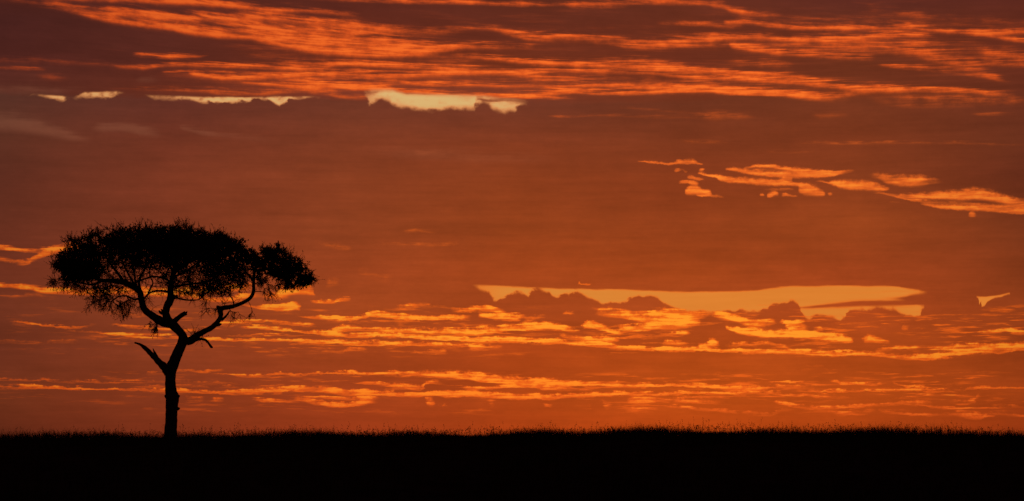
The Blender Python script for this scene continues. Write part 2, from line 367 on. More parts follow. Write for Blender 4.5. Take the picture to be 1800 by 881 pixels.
# the sunlit cloud shreds at right
STREAKS_SHRED = [
 [(1118,283,0,1.5),(1130,284,.75,1.5),(1150,286,.9,2),(1178,288,.85,2),(1195,285,1,3.2),(1215,285,1,3.6),(1230,288,.8,2),(1237,290,0,1)],
 [(1274,298,0,2),(1284,298,.9,3),(1310,302,1,3.6),(1340,306,.9,3.6),(1370,308,.85,3.6),(1400,309,.9,4.2),(1430,308,.95,4.6),(1460,306,.85,4.2),(1488,302,.55,3),(1508,299,0,2)],
 [(1306,296,0,2),(1318,294,.6,2),(1335,292,.8,2.5),(1350,292,.8,2.6),(1370,294,.7,2.6),(1390,297,.7,3),(1420,302,.8,4),(1450,306,.8,4),(1472,305,.5,3),(1482,304,0,2)],
 [(1312,298,0,4),(1335,299,.38,5),(1370,301,.42,6),(1405,304,.5,6),(1440,306,.5,5),(1475,304,0,4)],
 [(1225,304,0,1.5),(1238,307,1,1.8),(1260,312,1,2.8),(1275,316,1,4.6),(1300,318,1,4.8),(1345,321,1.05,5.2),(1370,322,1,4.8),(1400,324,.95,3.6),(1420,327,.75,2.2),(1432,329,0,1)],
 [(1368,314,0,2),(1374,315,.6,2),(1380,313,.9,4),(1388,313,.9,4),(1394,315,0,2)],
 [(1430,318,0,1.5),(1448,320,.7,2),(1466,323,.9,4),(1485,326,1,6.5),(1510,327,1.05,7),(1535,329,1,6.5),(1552,332,.9,4),(1566,333,0,2)],
 [(1520,308,0,4),(1545,311,.5,5),(1565,318,.75,7),(1590,321,.9,7),(1615,322,.75,7),(1640,320,.4,5),(1665,320,0,3)],
 [(1540,315,0,4),(1570,312,.35,5),(1620,313,.45,4),(1640,316,.3,4),(1660,318,0,2)],
 [(1206,311,0,1.5),(1214,312,.9,2.6),(1228,315,.8,2.4),(1240,317,0,1.2)],
 [(1190,321,0,1.5),(1202,320,.9,2.8),(1216,321,.85,2.8),(1232,322,0,1.5)],
 [(1226,300,0,1.5),(1233,300,.7,2.6),(1241,298,0,1.5)],
 [(1183,301,0,1.5),(1191,300,.75,2.8),(1200,299,.3,2),(1205,302,.6,2),(1210,300,0,1.5)],
 [(1203,339,0,3),(1207,338,1,4.5),(1213,336,1.2,6.4),(1222,335,1.25,7.4),(1230,337,1.2,6),(1236,339,.95,4.5),(1242,338,1,5),(1248,339,.8,4),(1252,341,0,2)],
 [(1222,343,0,1.5),(1232,344,.6,2),(1250,345,.5,2.4),(1268,346,.4,2),(1276,347,0,1.5)],
 [(1334,343,0,1.5),(1340,343,.8,2.3),(1346,344,.1,2),(1350,344,.95,3.2),(1358,342,1.1,4),(1365,341,.9,3.2),(1370,342,0,2)],
 [(1372,344,0,1.5),(1380,343,.8,2.6),(1388,344,.6,2),(1396,345,.6,1.8),(1404,345,0,1)],
 [(1402,334,0,4),(1408,334,1,6.5),(1420,335,1.15,8),(1434,337,1.1,7.5),(1446,341,.9,4.5),(1452,342,0,2)],
 [(1453,341,0,1.5),(1459,341,.6,2.4),(1465,342,0,1.5)],
 [(1334,332,0,1.5),(1350,333,.4,1.8),(1370,333,.45,2),(1390,333,.35,1.8),(1402,333,0,1.5)],
 [(1530,340,0,1.5),(1550,341,.4,1.8),(1575,344,.7,2.6),(1600,345,.9,4),(1640,345,1,5.4),(1680,345,1.05,6.6),(1710,343,1.1,8),(1740,346,1.05,7.4),(1770,353,1,6.6),(1800,360,1,6.4),(1950,392,.6,8),(2050,412,0,6)],
 [(1570,345,0,1.5),(1600,352,.7,1.8),(1650,356,.5,2.0),(1700,358,.35,2),(1760,363,.6,3),(1800,368,.7,3.4),(1900,385,.5,5),(2000,400,0,4)],
 [(1616,358,0,1.5),(1630,360,.9,2.4),(1660,364,1,3.6),(1700,366,1.05,4),(1740,368,1,4.4),(1775,372,1,4),(1800,374,.8,3.2),(1900,394,.4,3),(2000,410,0,3)],
 [(1700,379,0,2),(1708,378,.75,4.4),(1719,379,0,2)],
 [(1556,354,0,1.5),(1572,355,.35,1.8),(1592,356,0,1)],
]


def one_streak(acc, pts, ysock, xsock, skew, base, edge):
    pts = sorted(pts)
    P = [sky_xy(p[0], p[1]) + p[2:] for p in pts]
    x0, x1 = P[0][0], P[-1][0]
    y0 = min(p[1] for p in P) - 1.0
    rg = max(p[1] for p in P) - y0 + 1.0
    wm = max(p[3] for p in P)
    xsock = mad(acc, 1e-5, xsock)        # chains the streaks so that the long graph is evaluated one by one
    t = mad(xsock, 1 / (x1 - x0), -x0 / (x1 - x0))
    k = lambda x: (x - x0) / (x1 - x0)
    amp = [(k(p[0]), min(1.0, p[2] / 1.25)) for p in P]
    amp[0] = (0.0, 0.0)
    amp[-1] = (1.0, 0.0)
    yc, am, wd = curve3(t, [(k(p[0]), (p[1] - y0) / rg) for p in P], amp, [(k(p[0]), p[3] / wm) for p in P])
    d = (mad(ysock, 1 / rg, -y0 / rg) - yc) / (wd * (wm / rg))
    q = M('MAXIMUM', d, d * (-1.0 / skew))
    p = M('POWER', base, M('POWER', q, edge))
    return mad(p, am * 1.25, acc)


def draw_streaks(acc, items, ysock, xsock, skew=1.35, base=0.37, edge=2.0, batch=7):
    """streaks are packed into small node groups: a big flat tree is slow to build"""
    global NT
    for i in range(0, len(items), batch):
        g = bpy.data.node_groups.new("cloud_streaks", 'ShaderNodeTree')
        for nm in ("X", "Y", "Sum"): g.interface.new_socket(nm, in_out='INPUT', socket_type='NodeSocketFloat')
        g.interface.new_socket("Sum", in_out='OUTPUT', socket_type='NodeSocketFloat')
        outer, NT = NT, g
        gi = g.nodes.new('NodeGroupInput')
        a = S(gi.outputs[2])
        for pts in items[i:i + batch]: a = one_streak(a, pts, S(gi.outputs[1]), S(gi.outputs[0]), skew, base, edge)
        go = g.nodes.new('NodeGroupOutput')
        g.links.new(a.s, go.inputs[0])
        NT = outer
        n = NT.nodes.new('ShaderNodeGroup')
        n.node_tree = g
        plug(n.inputs[0], xsock)
        plug(n.inputs[1], ysock)
        plug(n.inputs[2], acc)
        acc = S(n.outputs[0])
    return acc


YH = Y + (n_pg - 0.5) * 7.0 + (n_fi - 0.5) * 5.0
near_left = sstep(X, -60, 480, 0.15, 1.0)
# loose streak texture where the decks are broken
fill_top = sstep(n_st, 0.50, 0.74) * sstep(Y, 178, 150) * sstep(YS, -330, -120, 0.55, 1.0) * near_left * sstep(Y, 0, -70, 0.22, 0.42) * sstep(M('ABSOLUTE', AZ), 1.2, 2.4, 1.0, 0.0)
n_rp = noise(ncoord(Y + (n_st - 0.5) * 8.0, 62, 4.6, 41.0), 4.0, 0.62)
n_md = noise(ncoord(Y, 150, 30, 51.0), 3.0, 0.55)
patchy = sstep(n_md, 0.40, 0.60, 0.25, 1.0) * sstep(X, -100, 420, 0.35, 1.0)
low_rows = curve1(mad(Y, 1 / 300.0, -480 / 300.0), [(0, 0), (.17, .1), (.24, .9), (.36, 1), (.46, .9), (.50, .35), (.56, .2), (.60, .9), (.70, 1), (.78, .85), (.84, .25), (.88, 0), (1, 0)])
fill_low = sstep(n_rp, 0.46, 0.63) * low_rows * patchy * sstep(M('ABSOLUTE', AZ), 1.2, 2.4, 0.72, 0.0)
rag_top = (n_st - 0.5) * 1.0 + (n_fi - 0.5) * 0.8 + (n_f2 - 0.5) * 0.3 + (n_pf - 0.5) * 0.9
rag_low = (n_pf - 0.5) * 0.8 + (n_pg - 0.5) * 0.7 + (n_fi - 0.5) * 1.0 + (n_f2 - 0.5) * 0.5


body_top = sstep(n_fi * 0.32 + n_f2 * 0.16 + n_st * 0.28 + n_pf * 0.24, 0.38, 0.62)
body_low = sstep(n_fi * 0.38 + n_pf * 0.18 + n_pg * 0.14 + n_f2 * 0.30, 0.36, 0.60)


def shape(acc, rag, fill, body, lo=0.06, hi=1.05):
    """noise eats into a streak's body and edges; its inside is unevenly lit"""
    v = M('MINIMUM', acc, 1.2)
    v = mad(rag, M('MINIMUM', v * 2.0, 0.85), v)
    v = M('MAXIMUM', v + fill, 0.0)
    return sstep(v, lo, hi) * mad(body, 0.62, 0.36) * mad(M('MINIMUM', v, 1.3), 0.40, 0.70)


airy = mad(n_lo, 0.16, 0.92) * mad(n_st, 0.22, 0.89)
airy = vec(mad(airy, 0.7, 0.3), airy, mad(airy, 1.5, -0.5))
ymax = lambda p: max(q[1] for q in p)
ymin = lambda p: min(q[1] for q in p)
LOW_A = [p for p in STREAKS_LOW if ymin(p) < 640]
LOW_B = [p for p in STREAKS_LOW if ymax(p) > 615]
MID_LOW = [p for p in STREAKS_MID if ymin(p) > 390]
MID_UP = [p for p in STREAKS_MID if ymin(p) < 390]
zero = n_lo * 1e-6
glow_top = shape(draw_streaks(draw_streaks(zero, STREAKS_TOP, YW, X, 1.5, 0.37, 2.1), MID_UP, YW, X), rag_top, fill_top, body_top, 0.0, 1.30)
glow_mid = shape(draw_streaks(zero, MID_UP, YW, X), rag_top, 0.0, body_top)
pale = draw_streaks(zero, [
    [(-200,205,0,14),(0,216,.9,15),(50,222,.9,13),(105,236,.8,10),(150,246,.4,7),(175,250,0,6)],
    [(150,228,0,6),(205,226,.8,8),(260,234,.7,8),(295,238,0,5)],
    [(312,222,0,4),(340,229,.8,5),(390,238,.5,6),(480,248,.3,8),(600,262,.2,10),(760,274,.5,11),(900,280,.4,11),(1040,284,0,9)],
    [(-200,150,0,8),(0,158,.5,10),(60,160,.6,8),(130,158,.3,6),(180,157,0,5)],
    [(230,142,0,4),(255,140,.6,6),(290,142,0,4)]], YW, X)
pale = sstep(mad(rag_top, M('MINIMUM', pale, 0.6), pale), 0.1, 1.1)
a_shr = draw_streaks(zero, STREAKS_SHRED, YH, X, 1.35, 0.4, 2.5)
g_shr = sstep(mad(rag_low, M('MINIMUM', a_shr, 0.55), a_shr), 0.08, 1.12) * mad(body_top * 0.6 + body_low * 0.4, 0.60, 0.44)
glow_mid = M('MAXIMUM', glow_mid, g_shr)
glow_la = shape(draw_streaks(draw_streaks(zero, LOW_A, YL, XP, 1.15, 0.4, 3.6), MID_LOW, YW, X), rag_low, fill_low, body_low)
glow_lb = shape(draw_streaks(zero, LOW_B, YL, XP, 1.15, 0.4, 3.6), rag_low, fill_low, body_low)
glow_out = shape(zero, rag_low, fill_top * 1.6 + fill_low, body_top)

# clear gaps between the decks
def gap(pts_top, pts_bot, ys, xs, soft_t=3.4, soft_b=4.2):
    A = [sky_xy(*p) for p in pts_top]
    B = [sky_xy(*p) for p in pts_bot]
    x0, x1 = A[0][0], A[-1][0]
    y0 = min(p[1] for p in A + B) - 1
    rg = max(p[1] for p in A + B) - y0 + 1
    t = mad(xs, 1 / (x1 - x0), -x0 / (x1 - x0))
    k = lambda p: ((p[0] - x0) / (x1 - x0), (p[1] - y0) / rg)
    top, bot, inside = curve3(t, [k(p) for p in A], [k(p) for p in B], [(0, 0), (0.022, 1), (0.978, 1), (1, 0)], smooth=False)
    yt = mad(ys[0], 1 / rg, -y0 / rg)
    yb = mad(ys[1], 1 / rg, -y0 / rg)
    return sstep(yt - top, -soft_t / rg, soft_t / rg) * sstep(bot - yb, -soft_b / rg, soft_b / rg) * inside

n_ge = noise(ncoord(Y, 17, 13, 71.0), 2.5, 0.48)          # soft cauliflower edges
YG = Y + (n_ge - 0.5) * 15.0 + (n_pf - 0.5) * 9.0 + (n_pg - 0.5) * 4.0
XG = X + (n_ge - 0.5) * 18.0 + (n_pf - 0.5) * 20.0
YT = Y + (n_fi - 0.5) * 5.0
gap1 = gap([(40,170),(60,165),(110,169),(128,172),(150,162),(210,161),(235,166),(250,167),(300,169),(350,171),(400,171),(450,171),(500,170),(550,169),(570,171)],
           [(40,168.2),(60,167.2),(90,173.2),(110,177.2),(125,172.2),(150,171.2),(190,172.2),(205,165.2),(225,162.2),(250,164.2),(270,173.2),(300,175.2),(330,174.2),(350,180.2),(380,181.2),(400,180.2),(440,178.2),(455,173.2),(470,174.2),(490,186.2),(500,182.2),(510,175.2),(540,172.2),(560,170.2),(570,170.2)], (YT, YG), XG, 2.8, 3.6)
gap2 = gap([(636,160),(650,157),(690,159),(715,166),(760,167),(800,168),(850,169),(880,173),(905,175),(930,179)],
           [(636,160),(645,172),(652,186),(660,178),(672,173),(682,176),(690,183),(720,188),(750,193),(790,190),(830,189),(838,180),(848,176),(856,180),(866,190),(882,195),(905,194),(914,184),(930,178)], (YT, YG), XG, 6.0, 7.5)
gap3 = gap([(826,500.5),(845,501.5),(870,502),(900,504.5),(940,506.5),(1000,508.5),(1100,510),(1200,514),(1290,513),(1340,509),(1385,504),(1480,503),(1550,503.5),(1580,505),(1592,508),(1612,510),(1626,511.5),(1632,512)],
           [(826,501),(836,506),(845,510),(852,513),(860,513),(869,515),(865.5,521),(866,525),(869,529.5),(873,530.5),(880,524.5),(893,519),(903,515),(910,513),(920,514.5),(927,519),(935,514),(940,509.5),(948,508.5),(955,510.5),(968,513.5),(973,520),(978,523),(985,520.5),(995,517),(1005,514),(1012,509.5),(1017,512),(1025,517),(1035,523),(1050,528),(1060,535),(1075,531),(1090,533),(1110,524),(1122,520),(1135,519),(1152,520),(1160,526),(1168,534),(1180,538),(1200,546),(1230,545),(1250,550),(1290,546),(1340,545),(1348,541),(1355,535),(1370,533),(1385,533),(1388,529),(1394,528),(1402,533),(1408,546),(1414,556),(1422,560),(1432,553),(1445,554),(1462,557),(1475,561),(1488,557),(1494,548),(1500,545),(1525,544),(1540,540),(1555,541),(1572,543),(1582,549),(1595,554),(1610,556.5),(1620,556),(1624,552),(1622,545),(1621,540),(1628,514),(1632,512)], (YT, YG), XG, 3.6, 5.0)
gap4 = gap([(1716,521.5),(1722,522),(1735,522),(1752,520),(1776,515)],
           [(1716,522),(1720,524),(1724.5,529),(1722,536),(1726,539.5),(1732,537),(1737,530.5),(1745,525.5),(1760,521.5),(1776,516)], (YT, Y + (n_ge - 0.5) * 5.0), X + (n_ge - 0.5) * 6.0, 2.2, 2.8)
veil = draw_streaks(n_lo * 1e-6, [
    [(1400,542,0,2),(1415,541,.9,3),(1480,536,1.25,5.5),(1530,533,1.25,6.5),(1590,533,1.25,6),(1632,530,1.25,6),(1660,530,0,4)],
    [(1545,523,0,2),(1572,524,.5,3),(1588,524,.9,4),(1605,523,1.2,6.5),(1620,524,1.25,10),(1640,524,1.25,12),(1660,524,0,8)],
    [(1400,517,0,2),(1540,514,.25,2),(1575,512,.3,2),(1600,513,.2,2),(1620,513,0,2)],
    [(1240,510,0,3),(1260,508,.6,4),(1340,506,.5,4),(1380,507,0,3)]], YT, X, 1.0)
veil2 = draw_streaks(n_lo * 1e-6, [
    [(835,172,0,3),(846,174,.9,4),(862,177,1.0,5),(880,176,.8,4),(900,178,.7,3.5),(930,180,.5,3),(940,180,0,3)],
    [(630,164,0,3),(645,164,.6,3),(668,162,.3,2.5),(690,161,0,2)]], YW, XG, 1.0)
wisp = sstep(n_ge * 0.5 + n_pf * 0.5, 0.34, 0.58)
g1 = M('MAXIMUM', gap1 * mad(wisp, 0.55, 0.33) * curve1(mad(X, 1 / 600.0, 0.0), [(0, 0), (.07, .25), (.13, .45), (.165, .8), (.195, .9), (.212, .5), (.25, .55), (.29, .8), (.34, .8), (.37, .4), (.43, .6), (.55, .7), (.67, 1), (.8, 1), (.87, .8), (.95, .3), (1, 0)]), gap2 * mad(wisp, 0.30, 0.70) * sstep(X, 630, 690, 0.35, 1.0) * sstep(X, 935, 850, 0.6, 1.0) * M('SUBTRACT', 1.0, veil2 * 0.75, clamp=True))
g3 = M('MAXIMUM', gap3, gap4) * M('SUBTRACT', 1.0, veil * 0.85, clamp=True) * sstep(X, 815, 930, 0.45, 1.0)

# cloud body colour: seven columns of rows
ROWS = [-400, 0, 60, 120, 178, 186, 260, 320, 400, 480, 540, 620, 700, 760]
COLS = {
 -300: [(49,25,24),(74,31,26),(67,30,27),(72,31,27),(80,36,28),(76,41,35),(81,39,29),(82,37,28),(87,37,26),(94,40,26),(96,40,24),(94,38,23),(91,36,21),(81,31,20)],
 0: [(51,26,25),(81,34,27),(67,29,26),(76,33,28),(85,40,31),(82,45,35),(90,45,32),(90,42,30),(96,43,29),(105,45,29),(105,46,29),(104,45,28),(102,44,24),(95,39,22)],
 300: [(57,28,26),(83,36,28),(83,36,28),(87,37,28),(102,43,29),(100,47,36),(113,50,33),(119,52,32),(125,54,32),(132,56,31),(134,57,30),(130,54,29),(129,52,27),(123,47,24)],
 600: [(58,28,26),(85,36,28),(95,38,26),(104,42,26),(118,51,35),(107,51,35),(125,56,33),(132,58,31),(138,60,30),(153,64,30),(159,67,29),(157,63,27),(155,60,26),(153,56,24)],
 900: [(58,29,26),(92,40,28),(96,40,27),(110,45,26),(124,55,36),(113,53,36),(130,56,30),(137,58,27),(143,60,25),(162,66,26),(165,67,27),(167,64,22),(169,65,21),(167,60,18)],
 1200: [(59,29,27),(98,43,29),(103,43,27),(104,43,27),(112,48,28),(109,49,30),(124,53,28),(134,55,26),(143,59,25),(160,65,24),(166,68,27),(172,68,21),(180,72,20),(186,69,18)],
 1500: [(59,29,27),(91,39,32),(98,43,29),(106,46,27),(112,48,27),(110,49,28),(122,52,27),(131,56,27),(148,63,26),(159,64,27),(168,67,27),(170,68,22),(176,70,20),(176,65,18)],
 1800: [(55,27,25),(84,36,30),(97,40,27),(97,40,26),(97,41,26),(97,42,27),(102,45,27),(99,41,25),(112,48,25),(124,51,23),(137,56,24),(143,56,21),(150,58,19),(147,52,17)],
 2100: [(55,27,25),(79,34,28),(90,38,27),(90,38,26),(90,39,26),(90,40,27),(95,41,27),(93,39,25),(103,45,25),(113,47,23),(125,51,24),(130,51,20),(138,53,19),(134,48,17)],
}
YB = Y + (n_st - 0.5) * 12.0 + (n_lo - 0.5) * 14.0 + (n_pf - 0.5) * 16.0 + (n_pg - 0.5) * 8.0
tb = M('MULTIPLY_ADD', YB, 1 / 1200.0, 400 / 1200.0, clamp=True)
base = None
prev = None
for cx, cols in COLS.items():
    r = ramp(tb, [((y + 400) / 1200.0, c) for y, c in zip(ROWS, cols)])
    base = r if base is None else mixc(mad(X, 1.0 / (cx - prev), -prev / (cx - prev), clamp=True), base, r)
    prev = cx
n_mid = noise(ncoord(YS, 130, 48, 31.0), 6.0, 0.66)
# round the back of the sky both sides run into one and the same deck
back = ramp(tb, [(0.0, (60,30,32)), (0.4, (86,38,34)), (0.7, (104,46,33)), (0.9, (112,50,30)), (1.0, (98,44,28))])
base = mixc(sstep(M('ABSOLUTE', AZ), 0.35, 1.2), base, back)
n_ly = noise(ncoord(YS, 420, 15, 61.0), 3.0, 0.55)          # faint level layers
mott = mad(n_ly, 0.22, 0.89) * mad(n_mid, 0.50, 0.75) * mad(n_lo, 0.26, 0.87) * mad(n_st, 0.26, 0.87) * mad(n_f2 + n_pg, 0.10, 0.90)
grain = vec(mott, mott, mott)
base = mixc(1.0, base, grain, 'MULTIPLY')

# sunlit colour by row: deep orange where thinly lit, yellow-orange where fully lit; dimmer towards the left
rowt = M('MULTIPLY_ADD', Y, 1 / 800.0, 0.0, clamp=True)
lit = ramp(rowt, [(0.0, (210,80,30)), (0.2, (220,86,30)), (0.34, (230,100,34)), (0.46, (232,102,34)), (0.62, (238,100,26)), (0.74, (240,100,26)), (0.86, (234,94,26)), (0.93, (220,86,26))])
hot = ramp(rowt, [(0.0, (238,100,36)), (0.2, (248,110,38)), (0.34, (254,136,44)), (0.46, (254,136,44)), (0.62, (255,150,38)), (0.74, (255,152,40)), (0.86, (255,132,34)), (0.93, (242,106,32))])
dim = curve1(mad(X, 1 / 1800.0, 0.0), [(0, 0.70), (0.2, 0.78), (0.35, 0.95), (0.5, 1.0), (0.7, 1.0), (0.85, 0.92), (1, 0.80)])
dim = mad(dim, sstep(Y, 250, 560, 0.6, 1.0), sstep(Y, 250, 560, 0.4, 0.0))
dimc = vec(dim, mad(dim, 1.15, -0.15), dim)
lit = mixc(1.0, lit, dimc, 'MULTIPLY')
hot = mixc(1.0, hot, dimc, 'MULTIPLY')

# Nishita dawn sky, seen in the gaps
nish = NT.nodes.new('ShaderNodeTexSky')
nish.sky_type = 'NISHITA'
nish.sun_disc = False
nish.sun_elevation = SUN_EL
nish.sun_rotation = SUN_AZ
nish.air_density = 1.0
nish.dust_density = 2.0
clear = mixc(sstep(Y, 240, 460), lin((218,176,112)), mixc(sstep(X, 860, 1300), lin((218,134,54)), lin((219,126,47))))
# away from the dawn the same deck goes grey and dim
far = M('MAXIMUM', sstep(M('ABSOLUTE', AZ), 0.30, 2.2), sstep(EL, 0.25, 0.9))


def zone(glow, gap_mask=None, veil_mask=None):
    body = base if veil_mask is None else mixc(veil_mask * 0.20, base, lin((168,104,76)))
    col = mixc(sstep(glow, 0.58, 1.10), mixc(glow * 1.5, body, lit), hot)
    if gap_mask is not None:                              # thin cloud at a gap's edge glows orange before it clears
        air = mixc(1.0, clear, airy, 'MULTIPLY')
        col = mixc(sstep(gap_mask, 0.0, 0.65), col, mixc(0.45, lit, air))
        col = mixc(sstep(gap_mask, 0.30, 1.0), col, air)
    col = mixc(far, col, mixc(1.0, col, (0.42, 0.50, 0.72, 1.0), 'MULTIPLY'))
    n = NT.nodes.new('ShaderNodeBackground')
    plug(n.inputs['Color'], col)
    return n.outputs[0]


def pick(cond, no, yes):
    n = NT.nodes.new('ShaderNodeMixShader')
    plug(n.inputs[0], cond)
    NT.links.new(no, n.inputs[1])
    NT.links.new(yes, n.inputs[2])
    return n.outputs[0]


above = lambda r: M('LESS_THAN', Y, r)
sky_bg = pick(above(640), zone(glow_lb), zone(glow_la, g3 * mad(glow_la, -0.8, 1.0, clamp=True)))
sky_bg = pick(above(392), sky_bg, zone(glow_mid, None, pale))
sky_bg = pick(above(238), sky_bg, zone(glow_top, g1, pale))
sky_bg = pick(M('GREATER_THAN', M('ABSOLUTE', X - 900.0), 1350.0), sky_bg, zone(glow_out))

bg_n = NT.nodes.new('ShaderNodeBackground')
NT.links.new(nish.outputs[0], bg_n.inputs['Color'])
bg_n.inputs['Strength'].default_value = 0.0008
addn = NT.nodes.new('ShaderNodeAddShader')
NT.links.new(sky_bg, addn.inputs[0])
NT.links.new(bg_n.outputs[0], addn.inputs[1])
wout = NT.nodes.new('ShaderNodeOutputWorld')
NT.links.new(addn.outputs[0], wout.inputs['Surface'])

# ================================================================ helpers
def mesh_np(name, verts, tris=None, quads=None, mat=None, parent=None, smooth=True):
    me = bpy.data.meshes.new(name)
    verts = np.asarray(verts, dtype=np.float32)
    lt = np.asarray(tris, dtype=np.int32).reshape(-1, 3) if tris is not None and len(tris) else np.zeros((0, 3), np.int32)
    lq = np.asarray(quads, dtype=np.int32).reshape(-1, 4) if quads is not None and len(quads) else np.zeros((0, 4), np.int32)
    loops = np.concatenate([lt.ravel(), lq.ravel()])
    sizes = np.concatenate([np.full(len(lt), 3, np.int32), np.full(len(lq), 4, np.int32)])
    starts = np.concatenate([[0], np.cumsum(sizes)[:-1]]).astype(np.int32)
    me.vertices.add(len(verts))
    me.vertices.foreach_set('co', verts.ravel())
    me.loops.add(len(loops))
    me.loops.foreach_set('vertex_index', loops)
    me.polygons.add(len(sizes))
    me.polygons.foreach_set('loop_start', starts)
    if smooth: me.polygons.foreach_set('use_smooth', np.ones(len(sizes), bool))
    me.update(calc_edges=True)
    me.validate()
    ob = bpy.data.objects.new(name, me)
    COL.objects.link(ob)
    if mat: me.materials.append(mat)
    if parent: ob.parent = parent
    return ob


def material(name, c_dark, c_light, scale, rough=0.95, bump=0.0, stretch=(1, 1, 1)):
    m = bpy.data.materials.new(name)
    m.use_nodes = True
    t = m.node_tree
    b = t.nodes['Principled BSDF']
    co = t.nodes.new('ShaderNodeTexCoord')
    mp = t.nodes.new('ShaderNodeMapping')
    mp.inputs['Scale'].default_value = stretch
    t.links.new(co.outputs['Object'], mp.inputs['Vector'])
    n = t.nodes.new('ShaderNodeTexNoise')
    n.inputs['Scale'].default_value = scale
    n.inputs['Detail'].default_value = 6
    t.links.new(mp.outputs[0], n.inputs['Vector'])
    r = t.nodes.new('ShaderNodeValToRGB')
    r.color_ramp.elements[0].position = 0.3
    r.color_ramp.elements[1].position = 0.7
    r.color_ramp.elements[0].color = c_dark + (1,)
    r.color_ramp.elements[1].color = c_light + (1,)
    t.links.new(n.outputs[0], r.inputs[0])
    t.links.new(r.outputs[0], b.inputs['Base Color'])
    b.inputs['Roughness'].default_value = rough
    b.inputs['Specular IOR Level'].default_value = 0.0
    if bump:
        bp = t.nodes.new('ShaderNodeBump')
        bp.inputs['Strength'].default_value = bump
        bp.inputs['Distance'].default_value = 0.03
        t.links.new(n.outputs[0], bp.inputs['Height'])
        t.links.new(bp.outputs[0], b.inputs['Normal'])
    return m


MAT_SOIL = material("savanna_soil", (0.030, 0.022, 0.014), (0.050, 0.038, 0.022), 0.8)
MAT_GRASS = material("dry_grass", (0.030, 0.028, 0.012), (0.055, 0.046, 0.020), 3.0)
MAT_BARK = material("bark", (0.030, 0.022, 0.016), (0.075, 0.055, 0.040), 9.0, bump=0.8, stretch=(1, 1, 0.25))
MAT_LEAF = material("acacia_leaf", (0.030, 0.040, 0.014), (0.055, 0.070, 0.024), 4.0)

# ================================================================ ground: a low grassy rise, then the far plain
SKY_PX = [-600, 0, 50, 110, 200, 300, 450, 600, 700, 800, 1000, 1100, 1200, 1300, 1400, 1600, 1700, 1800, 2400]
SKY_ROW = [769, 769, 769.5, 767, 764.5, 765.5, 763.5, 765, 763.5, 762, 761.5, 758.5, 756.5, 757.5, 758.5, 760.5, 762, 764, 766]
CREST = 102.0
crest_x = (np.array(SKY_PX) - 900) / PX * CREST
crest_z = EYE + (HROW - np.array(SKY_ROW) + 4.5) / PX * CREST - 0.36


def ss(t):
    t = np.clip(t, 0, 1)
    return t * t * (3 - 2 * t)


def terrain(x, y):
    c = np.interp(x, crest_x, crest_z)
    c = c * (1 - ss((np.abs(x) - 60) / 300))
    up = ss((y - 8) / (CREST - 8))
    down = 1 - ss((y - CREST) / 140)
    w = 0.05 * np.sin(x * 0.31 + y * 0.17) + 0.04 * np.sin(x * 0.83 - y * 0.43 + 1.0)
    near = ss((y - 15) / 40) * (1 - ss((y - 86) / 10)) * (1 - ss((np.abs(x) - 60) / 100))
    far = np.hypot(x, y)
    swell = 1.2 * np.sin(x * 0.004 + 1) * np.sin(y * 0.003) * ss((far - 400) / 800)
    return c * np.where(y < CREST, up, down) + w * near + swell - 2.0 * ss((far - 300) / 900)


gx = np.concatenate([-np.geomspace(9000, 45, 26), np.linspace(-44, 44, 177), np.geomspace(45, 9000, 26)])
gy = np.concatenate([-np.geomspace(9000, 10, 24), np.linspace(-9, 38, 24), np.linspace(40, 125, 86), np.geomspace(127, 9000, 34)])
GX, GY = np.meshgrid(gx, gy)
GZ = terrain(GX, GY)
nx, ny = len(gx), len(gy)
ii = (np.arange(ny - 1)[:, None] * nx + np.arange(nx - 1)[None, :]).ravel()
ground = mesh_np("ground", np.stack([GX, GY, GZ], -1).reshape(-1, 3), quads=np.stack([ii, ii + 1, ii + nx + 1, ii + nx], 1), mat=MAT_SOIL)
ground["kind"] = "structure"
ground["label"] = "dark unlit savanna ground rising to a low grassy crest"


# ---------------------------------------------------------------- grass sward (nobody could count it)
def blades(px, py, h, w, lean, ang, bend):
    """px,py feet; one bent, tapering blade each: 5 vertices, a quad and a tip triangle"""
    n = len(px)
    pz = terrain(px, py) - 0.01
    face = RNG.uniform(0, math.pi, n)
    wx, wy = np.cos(face) * w * 0.5, np.sin(face) * w * 0.5
    lx, ly = np.cos(ang) * lean, np.sin(ang) * lean
    V = np.zeros((n, 5, 3))
    V[:, 0] = np.stack([px - wx, py - wy, pz], 1)
    V[:, 1] = np.stack([px + wx, py + wy, pz], 1)
    mx, my, mz = px + lx * 0.4, py + ly * 0.4, pz + h * 0.58
    V[:, 2] = np.stack([mx + wx * 0.7, my + wy * 0.7, mz], 1)
    V[:, 3] = np.stack([mx - wx * 0.7, my - wy * 0.7, mz], 1)
    V[:, 4] = np.stack([px + lx * (1 + bend), py + ly * (1 + bend), pz + h], 1)
    k = np.arange(n)[:, None] * 5
    return V.reshape(-1, 3), (k + np.array([[3, 2, 4]])), (k + np.array([[0, 1, 2, 3]]))


def field(n_tuft, per, y0, y1, half, hmin, hmax, w):
    ty = RNG.uniform(y0, y1, n_tuft)
    tx = RNG.uniform(-1, 1, n_tuft) * half(ty)
    th = RNG.uniform(hmin, hmax, n_tuft) * (0.8 + 0.35 * np.sin(tx * 0.9) * np.sin(tx * 0.37 + 2))
    idx = np.repeat(np.arange(n_tuft), per)
    n = len(idx)
    r = np.abs(RNG.normal(0, 0.10, n))
    a = RNG.uniform(0, 2 * math.pi, n)
    h = th[idx] * (0.55 + RNG.beta(1.6, 2.6, n) * 1.05)
    return blades(tx[idx] + r * np.cos(a), ty[idx] + r * np.sin(a), h, w * RNG.uniform(0.7, 1.3, n),
                  h * RNG.uniform(0.05, 0.55, n), a + RNG.normal(0, 0.5, n), RNG.uniform(0, 0.35, n))


